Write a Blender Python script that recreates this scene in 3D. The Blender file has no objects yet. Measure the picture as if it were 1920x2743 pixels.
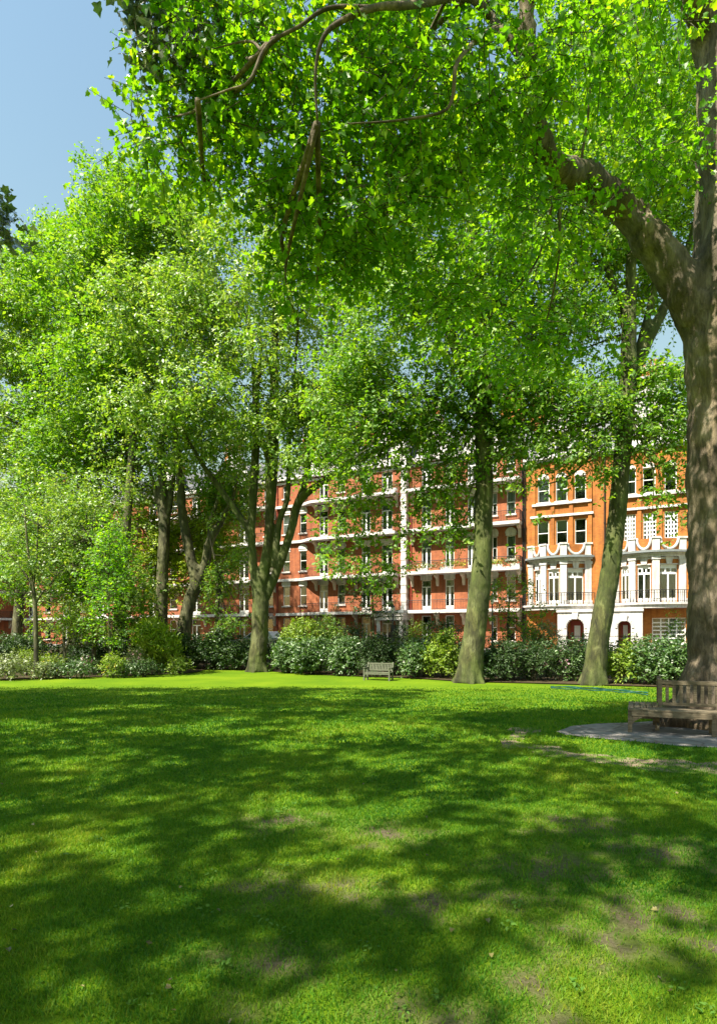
import bpy, math, random
import numpy as np
from mathutils import Vector, Matrix, Euler, noise

random.seed(11)
R = math.radians
C = bpy.context.scene.collection
SC = bpy.context.scene

# ------------------------------------------------------------------ camera
F, CX, HY, H = 1613.0, 960.0, 1703.0, 1.81      # focal length, centre and horizon in photo pixels; eye height
cam_d = bpy.data.cameras.new("camera")
cam = bpy.data.objects.new("camera", cam_d)
C.objects.link(cam)
cam.location = (0, 0, H)
cam.rotation_euler = (R(90), 0, 0)
cam_d.sensor_fit = 'HORIZONTAL'
cam_d.sensor_width = 36
cam_d.lens = 36 * F / 1920
cam_d.shift_y = (HY - 2743 / 2) / 1920
cam_d.clip_start = 0.1
cam_d.clip_end = 3000
SC.camera = cam

# ------------------------------------------------------------------ sky, sun, exposure
EL = R(54)
AZ = Vector((-0.75, -0.66)).normalized()
SUN = Vector((AZ.x * math.cos(EL), AZ.y * math.cos(EL), math.sin(EL)))
w = bpy.data.worlds.new("World")
SC.world = w
w.use_nodes = True
nt = w.node_tree
bg = nt.nodes['Background']
sky = nt.nodes.new('ShaderNodeTexSky')
sky.sky_type = 'NISHITA'
sky.sun_disc = False
sky.sun_elevation = EL
sky.sun_rotation = math.atan2(SUN.x, SUN.y)
sky.air_density = 3.0
sky.dust_density = 0.5
sky.ozone_density = 5.5
nt.links.new(sky.outputs[0], bg.inputs[0])
bg.inputs[1].default_value = 0.066
sun_d = bpy.data.lights.new("sun", 'SUN')
sun_d.energy = 5.0
sun_d.angle = R(0.5)
sun_d.color = (1, 0.93, 0.78)
sun = bpy.data.objects.new("sun", sun_d)
C.objects.link(sun)
sun.rotation_euler = SUN.to_track_quat('Z', 'Y').to_euler()
vs = SC.view_settings
vs.view_transform = 'Standard'
vs.look = 'None'
vs.gamma = 1
vs.exposure = 1.45
SC.cycles.max_bounces = 7
SC.cycles.diffuse_bounces = 4
SC.cycles.glossy_bounces = 2
SC.cycles.transmission_bounces = 5
SC.cycles.transparent_max_bounces = 8
SC.cycles.sample_clamp_indirect = 6
SC.cycles.use_denoising = True


def at(px, py, D):
    return Vector(((px - CX) / F * D, D, H - (py - HY) / F * D))


# ------------------------------------------------------------------ facade line of the terrace
def fD(px):
    return 52 * 3860 / (px + 2210)


def fP(px):
    d = fD(px)
    return Vector(((px - CX) / F * d, d))


P0 = fP(1404)
UD = (fP(1870) - fP(400)).normalized()           # runs right along the facade
ND = Vector((UD.y, -UD.x))                       # out of the facade, to the garden
RZ = math.atan2(UD.y, UD.x)


def U(px):
    return (fP(px) - P0).dot(UD)


def Wd(x, y):                                    # distance in front of the facade
    return (Vector((x, y)) - P0).dot(ND)


def sm(a, b, x):
    t = min(1, max(0, (x - a) / (b - a)))
    return t * t * (3 - 2 * t)


STREET = 0.6


def gz(x, y):
    z = -0.45 * sm(9, 29, y) + 0.03 * noise.noise(Vector((x * .12, y * .12, 3)))
    wd = Wd(x, y)
    if y > 5:
        k = 1 - sm(12.5, 16, wd)
        z = z * (1 - k) + (STREET - 0.14) * k
    return z


# ------------------------------------------------------------------ materials
MATS = {}


def new_mat(name):
    m = bpy.data.materials.new(name)
    m.use_nodes = True
    n = m.node_tree
    b = n.nodes['Principled BSDF']
    MATS[name] = m
    return m, n, b


def ramp(n, stops, interp='LINEAR'):
    r = n.nodes.new('ShaderNodeValToRGB')
    r.color_ramp.interpolation = interp
    e = r.color_ramp.elements
    while len(e) < len(stops):
        e.new(0.5)
    for i, (p, c) in enumerate(stops):
        e[i].position = p
        e[i].color = (*c, 1)
    return r


def noise_tex(n, scale, detail=6, rough=.6, vec=None, dist=0):
    t = n.nodes.new('ShaderNodeTexNoise')
    t.inputs['Scale'].default_value = scale
    t.inputs['Detail'].default_value = detail
    t.inputs['Roughness'].default_value = rough
    t.inputs['Distortion'].default_value = dist
    if vec is not None:
        n.links.new(vec, t.inputs['Vector'])
    return t


def coords(n, scale=(1, 1, 1), kind='Object'):
    tc = n.nodes.new('ShaderNodeTexCoord')
    mp = n.nodes.new('ShaderNodeMapping')
    mp.inputs['Scale'].default_value = scale
    n.links.new(tc.outputs[kind], mp.inputs['Vector'])
    return mp.outputs[0]


def bump(n, b, h, strength=.4, dist=.02):
    bp = n.nodes.new('ShaderNodeBump')
    bp.inputs['Strength'].default_value = strength
    bp.inputs['Distance'].default_value = dist
    n.links.new(h, bp.inputs['Height'])
    n.links.new(bp.outputs[0], b.inputs['Normal'])


def mixc(n, fac, a, b, mode='MIX'):
    m = n.nodes.new('ShaderNodeMix')
    m.data_type = 'RGBA'
    m.blend_type = mode
    for i, v in ((0, fac), (6, a), (7, b)):
        if hasattr(v, 'is_linked') or isinstance(v, bpy.types.NodeSocket):
            n.links.new(v, m.inputs[i])
        elif i == 0:
            m.inputs[0].default_value = v
        else:
            m.inputs[i].default_value = (*v, 1)
    return m.outputs[2]


def leaf_mat(name, cols, trans=(1.25, 1.35, .5), tw=.45, gloss=.05, rough=.35):
    """leaf: diffuse both sides, light passing through, a thin waxy sheen; colour varies leaf by leaf."""
    m = bpy.data.materials.new(name)
    m.use_nodes = True
    n = m.node_tree
    n.nodes.clear()
    out = n.nodes.new('ShaderNodeOutputMaterial')
    a = n.nodes.new('ShaderNodeAttribute')
    a.attribute_name = 'tint'
    rp = ramp(n, [(i / (len(cols) - 1), c) for i, c in enumerate(cols)])
    n.links.new(a.outputs['Fac'], rp.inputs[0])
    d = n.nodes.new('ShaderNodeBsdfDiffuse')
    t = n.nodes.new('ShaderNodeBsdfTranslucent')
    g = n.nodes.new('ShaderNodeBsdfGlossy')
    g.inputs['Roughness'].default_value = rough
    g.inputs['Color'].default_value = (1, 1, 1, 1)
    n.links.new(rp.outputs[0], d.inputs[0])
    tc = mixc(n, 1.0, rp.outputs[0], trans, 'MULTIPLY')
    n.links.new(tc, t.inputs[0])
    m1 = n.nodes.new('ShaderNodeMixShader')
    m1.inputs[0].default_value = tw
    n.links.new(d.outputs[0], m1.inputs[1])
    n.links.new(t.outputs[0], m1.inputs[2])
    m2 = n.nodes.new('ShaderNodeMixShader')
    fr = n.nodes.new('ShaderNodeLayerWeight')
    fr.inputs[0].default_value = .25
    mu = n.nodes.new('ShaderNodeMath')
    mu.operation = 'MULTIPLY_ADD'
    mu.inputs[1].default_value = gloss * 3
    mu.inputs[2].default_value = gloss
    n.links.new(fr.outputs['Fresnel'], mu.inputs[0])
    n.links.new(mu.outputs[0], m2.inputs[0])
    n.links.new(m1.outputs[0], m2.inputs[1])
    n.links.new(g.outputs[0], m2.inputs[2])
    n.links.new(m2.outputs[0], out.inputs[0])
    MATS[name] = m
    return m


leaf_mat('leaf_plane', [(.042, .14, .008), (.075, .21, .010), (.12, .27, .014), (.21, .33, .02)], trans=(2.5, 2.2, .5), tw=.64, gloss=.015, rough=.5)
leaf_mat('leaf_far', [(.055, .17, .012), (.10, .25, .014), (.17, .33, .02), (.27, .40, .04)], trans=(1.65, 1.5, .5), tw=.54, gloss=.015, rough=.6)
leaf_mat('leaf_pale', [(.085, .22, .018), (.15, .30, .025), (.235, .38, .045), (.37, .46, .13)], trans=(1.5, 1.4, .5), tw=.5, gloss=.025, rough=.55)
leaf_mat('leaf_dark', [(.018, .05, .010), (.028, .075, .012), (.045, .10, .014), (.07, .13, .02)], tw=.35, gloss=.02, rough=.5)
leaf_mat('leaf_laurel', [(.025, .08, .010), (.045, .12, .014), (.08, .17, .02), (.14, .23, .05)], tw=.3, gloss=.045, rough=.42)
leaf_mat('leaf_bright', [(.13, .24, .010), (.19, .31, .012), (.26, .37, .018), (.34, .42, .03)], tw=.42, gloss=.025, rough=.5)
leaf_mat('leaf_backlit', [(.20, .33, .012), (.28, .41, .015), (.36, .47, .02), (.42, .5, .03)], trans=(1.3, 1.25, .5), tw=.5, gloss=.015, rough=.6)  # sunlit glow put into the colour of leaves that stand in shade
leaf_mat('leaf_grey', [(.13, .18, .06), (.18, .23, .08), (.23, .28, .11), (.3, .34, .16)], tw=.35, gloss=.03, rough=.5)
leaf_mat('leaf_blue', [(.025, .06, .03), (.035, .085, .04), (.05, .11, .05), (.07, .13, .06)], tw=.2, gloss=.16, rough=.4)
leaf_mat('grass_blade', [(.030, .125, .004), (.070, .205, .005), (.15, .27, .008), (.31, .34, .03)], trans=(1.4, 1.25, .5), tw=.45, gloss=.012, rough=.6)
leaf_mat('leaf_weed', [(.07, .17, .02), (.12, .22, .03)], tw=.35, gloss=.005, rough=.6)
leaf_mat('petal_white', [(.7, .7, .62), (.8, .78, .72)], trans=(1, 1, 1), tw=.3, gloss=.01)
leaf_mat('petal_pink', [(.55, .25, .35), (.7, .42, .5)], trans=(1, 1, 1), tw=.3, gloss=.01)
leaf_mat('petal_yellow', [(.6, .5, .06), (.7, .62, .15)], trans=(1, 1, 1), tw=.3, gloss=.01)
leaf_mat('dead_leaf', [(.05, .042, .012), (.12, .105, .03), (.24, .22, .08)], trans=(1, 1, 1), tw=.1, gloss=.02)


def bark(name, c0, c1, c2, moss, mossamt):
    m, n, b = new_mat(name)
    v = coords(n, (1, 1, .35))
    v2 = coords(n, (1, 1, .16))
    a = noise_tex(n, 2.6, 8, .62, v, .6)
    r1 = ramp(n, [(.36, c0), (.52, c1), (.66, c2)])
    n.links.new(a.outputs[0], r1.inputs[0])
    f = noise_tex(n, 16, 8, .7, v2, .4)
    r2 = ramp(n, [(.36, (.28, .28, .27)), (.5, (.85, .85, .85)), (.66, (1.35, 1.35, 1.3))])
    n.links.new(f.outputs[0], r2.inputs[0])
    col = mixc(n, .8, r1.outputs[0], r2.outputs[0], 'MULTIPLY')
    g = noise_tex(n, .9, 5, .6, coords(n, (1, 1, .5)))
    rg = ramp(n, [(.40, (0, 0, 0)), (.62, (1, 1, 1))])
    n.links.new(g.outputs[0], rg.inputs[0])
    mm = n.nodes.new('ShaderNodeMath')
    mm.operation = 'MULTIPLY'
    mm.inputs[1].default_value = mossamt
    n.links.new(rg.outputs[0], mm.inputs[0])
    col = mixc(n, mm.outputs[0], col, moss)
    n.links.new(col, b.inputs['Base Color'])
    b.inputs['Roughness'].default_value = .9
    vo = n.nodes.new('ShaderNodeTexVoronoi')
    vo.inputs['Scale'].default_value = 3.2
    wv = noise_tex(n, 5, 4, .6, v)
    n.links.new(mixc(n, .18, v, wv.outputs['Color']), vo.inputs['Vector'])
    rv = ramp(n, [(.0, (.62, .62, .6)), (.5, (1, 1, 1)), (1.0, (1.5, 1.48, 1.35))])
    sx = n.nodes.new('ShaderNodeSeparateColor')
    n.links.new(vo.outputs['Color'], sx.inputs[0])
    n.links.new(sx.outputs[0], rv.inputs[0])
    n.links.new(mixc(n, .75, col, rv.outputs[0], 'MULTIPLY'), b.inputs['Base Color'])
    ad = n.nodes.new('ShaderNodeMath')
    ad.operation = 'ADD'
    n.links.new(a.outputs[0], ad.inputs[0])
    n.links.new(f.outputs[0], ad.inputs[1])
    bump(n, b, ad.outputs[0], .8, .06)
    return m


bark('bark_grey', (.05, .036, .022), (.15, .112, .075), (.28, .225, .17), (.085, .08, .03), .4)
bark('bark_olive', (.03, .030, .010), (.07, .072, .022), (.17, .175, .075), (.055, .08, .010), .75)
bark('bark_pale', (.04, .034, .018), (.09, .085, .04), (.23, .22, .13), (.06, .075, .018), .5)
bark('bark_twig', (.04, .035, .02), (.07, .06, .03), (.11, .10, .06), (.06, .07, .02), .3)


def plain(name, c, rough=.6, var=.25, scale=3, metal=0, bumpy=0.0, spec=.4):
    m, n, b = new_mat(name)
    t = noise_tex(n, scale, 6, .65, coords(n))
    lo = tuple(max(0, x * (1 - var)) for x in c)
    hi = tuple(min(1, x * (1 + var * .6)) for x in c)
    r = ramp(n, [(.3, lo), (.7, hi)])
    n.links.new(t.outputs[0], r.inputs[0])
    n.links.new(r.outputs[0], b.inputs['Base Color'])
    b.inputs['Roughness'].default_value = rough
    b.inputs['Metallic'].default_value = metal
    b.inputs['Specular IOR Level'].default_value = spec
    if bumpy:
        bump(n, b, t.outputs[0], bumpy, .01)
    return m


def brick(name, c1, c2, mortar):
    m, n, b = new_mat(name)
    tc = n.nodes.new('ShaderNodeTexCoord')
    sp = n.nodes.new('ShaderNodeSeparateXYZ')
    n.links.new(tc.outputs['Object'], sp.inputs[0])
    ad = n.nodes.new('ShaderNodeMath')
    n.links.new(sp.outputs[0], ad.inputs[0])
    n.links.new(sp.outputs[1], ad.inputs[1])
    cb = n.nodes.new('ShaderNodeCombineXYZ')
    n.links.new(ad.outputs[0], cb.inputs[0])
    n.links.new(sp.outputs[2], cb.inputs[1])
    bt = n.nodes.new('ShaderNodeTexBrick')
    bt.inputs['Scale'].default_value = 1
    bt.inputs['Brick Width'].default_value = .23
    bt.inputs['Row Height'].default_value = .076
    bt.inputs['Mortar Size'].default_value = .008
    bt.inputs['Color1'].default_value = (*c1, 1)
    bt.inputs['Color2'].default_value = (*c2, 1)
    bt.inputs['Mortar'].default_value = (*mortar, 1)
    n.links.new(cb.outputs[0], bt.inputs['Vector'])
    t = noise_tex(n, 1.1, 8, .7, tc.outputs['Object'])
    r = ramp(n, [(.28, (.62, .58, .56)), (.55, (1, 1, 1)), (.75, (1.15, 1.18, 1.2))])
    n.links.new(t.outputs[0], r.inputs[0])
    st = noise_tex(n, 1.0, 6, .65, coords(n, (2.6, 2.6, .18)))       # rain streaks and soot
    r2 = ramp(n, [(.34, (.55, .52, .52)), (.52, (1, 1, 1))])
    n.links.new(st.outputs[0], r2.inputs[0])
    c = mixc(n, 1, bt.outputs[0], r.outputs[0], 'MULTIPLY')
    n.links.new(mixc(n, .7, c, r2.outputs[0], 'MULTIPLY'), b.inputs['Base Color'])
    b.inputs['Roughness'].default_value = .85
    return m


brick('brick_orange', (.46, .155, .014), (.37, .11, .012), (.37, .17, .06))
brick('brick_red', (.38, .105, .030), (.30, .075, .024), (.36, .16, .09))
m_, n_, b_ = new_mat('stucco')
t_ = noise_tex(n_, 1.4, 8, .7, coords(n_))
r_ = ramp(n_, [(.3, (.50, .47, .45)), (.6, (.68, .65, .64))])
n_.links.new(t_.outputs[0], r_.inputs[0])
q_ = noise_tex(n_, 1.2, 6, .7, coords(n_, (3, 3, .25)))
k_ = ramp(n_, [(.36, (.55, .53, .5)), (.52, (1, 1, 1))])
n_.links.new(q_.outputs[0], k_.inputs[0])
n_.links.new(mixc(n_, .65, r_.outputs[0], k_.outputs[0], 'MULTIPLY'), b_.inputs['Base Color'])
b_.inputs['Roughness'].default_value = .65
plain('stone_cream', (.56, .47, .38), .7, .2, 2.0)
plain('lead_grey', (.22, .24, .25), .5, .2, 3.0)
plain('slate', (.09, .095, .11), .55, .3, 4.0)
plain('paint_white', (.78, .78, .76), .45, .06, 5.0)
plain('iron_black', (.014, .014, .016), .45, .2, 8.0)
plain('red_paint', (.30, .05, .03), .5, .15, 5.0)
plain('door_dark', (.05, .05, .06), .35, .15, 5.0)
plain('curtain_cloth', (.68, .68, .66), .9, .10, 6.0)
plain('room_dark', (.02, .02, .022), .9, .3, 1.0)
plain('asphalt', (.05, .05, .052), .9, .3, 18.0, bumpy=.3)
plain('pavement_slab', (.26, .25, .24), .85, .2, 6.0, bumpy=.2)
plain('kerb_stone', (.32, .31, .30), .8, .2, 6.0)
plain('car_paint', (.62, .64, .66), .25, .03, 1.0, spec=.6)
plain('rubber', (.02, .02, .02), .8, .2, 8.0)
plain('alloy', (.5, .5, .52), .3, .05, 5.0, metal=.9)
plain('lamp_glass', (.75, .76, .74), .25, .04, 3.0)
plain('hose_teal', (.004, .065, .048), .45, .25, 9.0)
plain('terracotta', (.42, .16, .08), .8, .2, 6.0)
plain('roof_tile', (.30, .11, .06), .8, .3, 6.0)


def glass_mat():
    m = bpy.data.materials.new('window_glass')
    m.use_nodes = True
    n = m.node_tree
    n.nodes.clear()
    out = n.nodes.new('ShaderNodeOutputMaterial')
    t = n.nodes.new('ShaderNodeBsdfTransparent')
    t.inputs[0].default_value = (.82, .86, .85, 1)
    g = n.nodes.new('ShaderNodeBsdfGlossy')
    g.inputs['Roughness'].default_value = .06
    lw = n.nodes.new('ShaderNodeFresnel')
    lw.inputs[0].default_value = 1.7
    mx = n.nodes.new('ShaderNodeMixShader')
    n.links.new(lw.outputs[0], mx.inputs[0])
    n.links.new(t.outputs[0], mx.inputs[1])
    n.links.new(g.outputs[0], mx.inputs[2])
    n.links.new(mx.outputs[0], out.inputs[0])
    MATS['window_glass'] = m


glass_mat()


def wood_mat(name, c0, c1, c2):
    m, n, b = new_mat(name)
    v = coords(n, (2, 14, 14))
    a = noise_tex(n, 2.5, 8, .65, v, .4)
    r = ramp(n, [(.3, c0), (.5, c1), (.7, c2)])
    n.links.new(a.outputs[0], r.inputs[0])
    n.links.new(r.outputs[0], b.inputs['Base Color'])
    b.inputs['Roughness'].default_value = .8
    bump(n, b, a.outputs[0], .35, .006)
    return m


wood_mat('teak_weathered', (.065, .05, .028), (.135, .105, .065), (.23, .19, .125))
wood_mat('teak_lichen', (.05, .06, .035), (.10, .11, .07), (.18, .185, .13))


def lawn_mat():
    m, n, b = new_mat('lawn_grass')
    v = coords(n)
    big = noise_tex(n, .35, 4, .55, v)
    fine = noise_tex(n, 22, 8, .75, v)
    r1 = ramp(n, [(.3, (.08, .16, .005)), (.55, (.12, .205, .006)), (.75, (.165, .24, .009))])
    n.links.new(big.outputs[0], r1.inputs[0])
    r2 = ramp(n, [(.25, (.55, .6, .5)), (.7, (1.2, 1.15, 1.1))])
    n.links.new(fine.outputs[0], r2.inputs[0])
    c = mixc(n, 1, r1.outputs[0], r2.outputs[0], 'MULTIPLY')
    at_ = n.nodes.new('ShaderNodeAttribute')
    at_.attribute_name = 'worn'
    so = noise_tex(n, 40, 6, .7, v)
    rs = ramp(n, [(.3, (.05, .04, .022)), (.5, (.10, .078, .05)), (.75, (.17, .14, .10))])
    n.links.new(so.outputs[0], rs.inputs[0])
    c = mixc(n, at_.outputs['Fac'], c, rs.outputs[0])
    n.links.new(c, b.inputs['Base Color'])
    b.inputs['Roughness'].default_value = .95
    b.inputs['Specular IOR Level'].default_value = .1
    bump(n, b, fine.outputs[0], .9, .03)


lawn_mat()


def soil_mat(name, c0, c1, c2, sc=5):
    m, n, b = new_mat(name)
    v = coords(n)
    a = noise_tex(n, sc, 9, .7, v)
    r = ramp(n, [(.3, c0), (.5, c1), (.72, c2)])
    n.links.new(a.outputs[0], r.inputs[0])
    n.links.new(r.outputs[0], b.inputs['Base Color'])
    b.inputs['Roughness'].default_value = .95
    b.inputs['Specular IOR Level'].default_value = .1
    bump(n, b, a.outputs[0], .8, .04)


soil_mat('bed_soil', (.03, .025, .016), (.06, .045, .025), (.10, .08, .04))
soil_mat('worn_soil', (.12, .085, .055), (.20, .15, .105), (.29, .225, .165), 3)
soil_mat('bare_soil', (.06, .045, .025), (.11, .085, .055), (.17, .135, .095), 9)
_n = MATS['worn_soil'].node_tree
_b = _n.nodes['Principled BSDF']
_c = _b.inputs['Base Color'].links[0].from_socket
_t = noise_tex(_n, 1.7, 7, .7, coords(_n), .8)
_r = ramp(_n, [(.46, (0, 0, 0)), (.56, (1, 1, 1))])
_n.links.new(_t.outputs[0], _r.inputs[0])
_n.links.new(mixc(_n, _r.outputs[0], _c, (.085, .15, .012)), _b.inputs['Base Color'])


def paving_mat():
    m, n, b = new_mat('paving_stone')
    v = coords(n)
    vo = n.nodes.new('ShaderNodeTexVoronoi')
    vo.feature = 'DISTANCE_TO_EDGE'
    vo.inputs['Scale'].default_value = 1.5
    n.links.new(v, vo.inputs['Vector'])
    a = noise_tex(n, 5, 8, .7, v)
    r = ramp(n, [(.3, (.11, .10, .095)), (.7, (.25, .23, .215))])
    n.links.new(a.outputs[0], r.inputs[0])
    e = ramp(n, [(.0, (.45, .42, .36)), (.05, (1, 1, 1))])
    n.links.new(vo.outputs[0], e.inputs[0])
    n.links.new(mixc(n, 1, r.outputs[0], e.outputs[0], 'MULTIPLY'), b.inputs['Base Color'])
    b.inputs['Roughness'].default_value = .85
    bump(n, b, a.outputs[0], .5, .02)


paving_mat()


# ------------------------------------------------------------------ object helpers
def tag(o, label=None, cat=None, group=None, kind=None):
    if label: o['label'] = label
    if cat: o['category'] = cat
    if group: o['group'] = group
    if kind: o['kind'] = kind
    return o


def thing(name, label, cat, loc=(0, 0, 0), rz=0, group=None):
    o = bpy.data.objects.new(name, None)
    o.empty_display_size = .3
    C.objects.link(o)
    o.location = loc
    o.rotation_euler = (0, 0, rz)
    return tag(o, label, cat, group)


class MB:
    """collects boxes, prisms, tubes and sheets for one mesh object"""

    def __init__(s):
        s.v, s.f, s.xf = [], [], None

    def add(s, vs_, fs):
        o = len(s.v)
        for p in vs_:
            p = Vector(p)
            if s.xf is not None:
                p = s.xf @ p
            s.v.append(p)
        s.f += [tuple(i + o for i in f) for f in fs]

    def box(s, x0, x1, y0, y1, z0, z1):
        s.add([(x0, y0, z0), (x1, y0, z0), (x1, y1, z0), (x0, y1, z0), (x0, y0, z1), (x1, y0, z1), (x1, y1, z1), (x0, y1, z1)],
              [(3, 2, 1, 0), (4, 5, 6, 7), (0, 1, 5, 4), (1, 2, 6, 5), (2, 3, 7, 6), (3, 0, 4, 7)])

    def quad(s, a, b, c, d):
        s.add([a, b, c, d], [(0, 1, 2, 3)])

    def prism_z(s, poly, z0, z1):               # plan polygon, extruded upwards
        n = len(poly)
        s.add([(x, y, z0) for x, y in poly] + [(x, y, z1) for x, y in poly],
              [tuple(range(n - 1, -1, -1)), tuple(range(n, 2 * n))] + [(i, (i + 1) % n, n + (i + 1) % n, n + i) for i in range(n)])

    def prism_y(s, poly, y0, y1):               # elevation polygon (x, z), from front to back
        n = len(poly)
        s.add([(x, y0, z) for x, z in poly] + [(x, y1, z) for x, z in poly],
              [tuple(range(n)), tuple(range(2 * n - 1, n - 1, -1))] + [(i, n + i, n + (i + 1) % n, (i + 1) % n) for i in range(n)])

    def prism_x(s, poly, x0, x1):               # side polygon (y, z)
        n = len(poly)
        s.add([(x0, y, z) for y, z in poly] + [(x1, y, z) for y, z in poly],
              [tuple(range(n - 1, -1, -1)), tuple(range(n, 2 * n))] + [(i, (i + 1) % n, n + (i + 1) % n, n + i) for i in range(n)])

    def bar(s, a, b, t, t2=None):
        a, b = Vector(a), Vector(b)
        s.tube([a, b], [t, t2 or t], 6)

    def tube(s, pts, rad, seg=8, cap=True, wob=0.0):
        pts = [Vector(p) for p in pts]
        n = len(pts)
        vs_, fs = [], []
        ref = Vector((0.13, .98, .1))
        up = None
        for i in range(n):
            d = (pts[min(i + 1, n - 1)] - pts[max(i - 1, 0)]).normalized()
            if up is None:
                up = ref - d * ref.dot(d)
                if up.length < .1:
                    up = Vector((1, 0, 0)) - d * d.x
            else:
                up = up - d * up.dot(d)
            up.normalize()
            sd = d.cross(up)
            for k in range(seg):
                an = 2 * math.pi * k / seg
                rr = rad[i]
                if wob:
                    q = pts[i] + (up * math.cos(an) + sd * math.sin(an)) * rad[i]
                    rr *= 1 + wob * noise.noise(q * (1.1 / max(.15, rad[i]) * .5)) + wob * .5 * noise.noise(q * 3)
                vs_.append(pts[i] + (up * math.cos(an) + sd * math.sin(an)) * rr)
        for i in range(n - 1):
            for k in range(seg):
                k2 = (k + 1) % seg
                fs.append((i * seg + k, i * seg + k2, (i + 1) * seg + k2, (i + 1) * seg + k))
        if cap:
            fs.append(tuple(range(seg - 1, -1, -1)))
            fs.append(tuple((n - 1) * seg + k for k in range(seg)))
        s.add(vs_, fs)

    def build(s, name, mat, parent=None, smooth=False, bevel=0):
        me = bpy.data.meshes.new(name)
        me.from_pydata([tuple(p) for p in s.v], [], s.f)
        me.update()
        me.materials.append(MATS[mat])
        if smooth:
            me.polygons.foreach_set('use_smooth', [True] * len(me.polygons))
        o = bpy.data.objects.new(name, me)
        C.objects.link(o)
        if parent is not None:
            o.parent = parent
        if bevel:
            b = o.modifiers.new('bevel', 'BEVEL')
            b.width = bevel
            b.segments = 2
            b.limit_method = 'ANGLE'
        return o


def spline(pts, n):
    """Catmull-Rom through points of any dimension"""
    pts = [np.array(p, float) for p in pts]
    P = [2 * pts[0] - pts[1]] + pts + [2 * pts[-1] - pts[-2]]
    out = []
    for i in range(1, len(P) - 2):
        for k in range(n):
            t = k / n
            a, b, c, d = P[i - 1], P[i], P[i + 1], P[i + 2]
            out.append(.5 * ((2 * b) + (-a + c) * t + (2 * a - 5 * b + 4 * c - d) * t * t + (-a + 3 * b - 3 * c + d) * t ** 3))
    out.append(pts[-1])
    return out


# ------------------------------------------------------------------ leaves
def half_leaf(pts):
    L = [(x, y, abs(y) * .30 - .16 * x * x - (.10 if i % 2 == 0 else 0)) for i, (x, y) in enumerate(pts)]
    n = len(L)
    v = [(0, 0, 0), (1, 0, -.24)] + L + [(x, -y, z) for x, y, z in L]
    f = [tuple([0] + list(range(2, 2 + n)) + [1]), tuple([1] + list(range(2 + 2 * n - 1, 1 + n, -1)) + [0])]
    return np.array(v, float), f


T_PLANE = half_leaf([(-.10, .26), (.10, .46), (.30, .33), (.58, .43), (.68, .20)])
T_OVAL = half_leaf([(.25, .24), (.65, .22)])
T_SIMPLE = (np.array([(0, 0, 0), (.45, .34, .08), (1, 0, -.06), (.45, -.34, .08)], float), [(0, 1, 2), (0, 2, 3)])
T_LONG = (np.array([(0, 0, 0), (.5, .12, .04), (1, 0, -.15), (.5, -.12, .04)], float), [(0, 1, 2), (0, 2, 3)])
T_PETAL = (np.array([(-.5, -.5, 0), (.5, -.5, .1), (.5, .5, 0), (-.5, .5, .1)], float), [(0, 1, 2, 3)])


def norm(a):
    return a / np.maximum(np.linalg.norm(a, axis=1, keepdims=True), 1e-6)


def leaf_object(name, pos, axis, nrm, size, template, tint, mats, parent=None, twigs=None, loc=None):
    """one mesh of many small leaf faces (plus thin twig tubes in the second material)"""
    tv, tf = template
    axis = norm(axis)
    nrm = norm(nrm - axis * np.sum(nrm * axis, 1, keepdims=True))
    lat = np.cross(nrm, axis)
    N, V = len(pos), len(tv)
    vs_ = (pos[:, None, :] + size[:, None, None] * (tv[None, :, 0:1] * axis[:, None, :] + tv[None, :, 1:2] * lat[:, None, :]
                                                  + tv[None, :, 2:3] * nrm[:, None, :])).reshape(-1, 3)
    loops, starts, tot = [], [], 0
    base = np.arange(N)[:, None] * V
    li = np.concatenate([np.array(f) for f in tf])
    lens = [len(f) for f in tf]
    per = sum(lens)
    loops = (base + li[None, :]).reshape(-1)
    st = np.cumsum([0] + lens[:-1])
    starts = (np.arange(N)[:, None] * per + st[None, :]).reshape(-1)
    mi = np.zeros(len(starts), int)
    tn = np.repeat(tint, len(tf))
    if twigs is not None and len(twigs):
        a = np.array([t[0] for t in twigs]); b = np.array([t[1] for t in twigs]); r = np.array([t[2] for t in twigs])
        d = norm(b - a)
        u = norm(np.cross(d, np.array([.3, .2, .93])))
        w_ = np.cross(d, u)
        ring = []
        for k in range(3):
            an = 2 * math.pi * k / 3
            o = u * math.cos(an) + w_ * math.sin(an)
            ring.append(a + o * r[:, None]); ring.append(b + o * r[:, None] * .45)
        tvv = np.stack(ring, 1).reshape(-1, 3)
        o0 = len(vs_)
        q = np.array([(0, 2, 3, 1), (2, 4, 5, 3), (4, 0, 1, 5)]).reshape(-1)
        tl = (np.arange(len(a))[:, None] * 6 + q[None, :] + o0).reshape(-1)
        ts = len(loops) + np.arange(len(a) * 3) * 4
        vs_ = np.concatenate([vs_, tvv]); loops = np.concatenate([loops, tl]); starts = np.concatenate([starts, ts])
        mi = np.concatenate([mi, np.ones(len(ts), int)]); tn = np.concatenate([tn, np.full(len(ts), .5)])
    if loc is not None:
        vs_ = vs_ - np.array(loc)[None, :]
    me = bpy.data.meshes.new(name)
    me.vertices.add(len(vs_))
    me.vertices.foreach_set('co', vs_.astype(np.float32).ravel())
    me.loops.add(len(loops))
    me.loops.foreach_set('vertex_index', loops.astype(np.int32))
    me.polygons.add(len(starts))
    me.polygons.foreach_set('loop_start', starts.astype(np.int32))
    for m in mats:
        me.materials.append(MATS[m])
    me.polygons.foreach_set('material_index', mi.astype(np.int32))
    me.update(calc_edges=True)
    at_ = me.attributes.new('tint', 'FLOAT', 'FACE')
    at_.data.foreach_set('value', tn.astype(np.float32))
    o = bpy.data.objects.new(name, me)
    C.objects.link(o)
    if parent is not None:
        o.parent = parent
    return o


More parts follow.
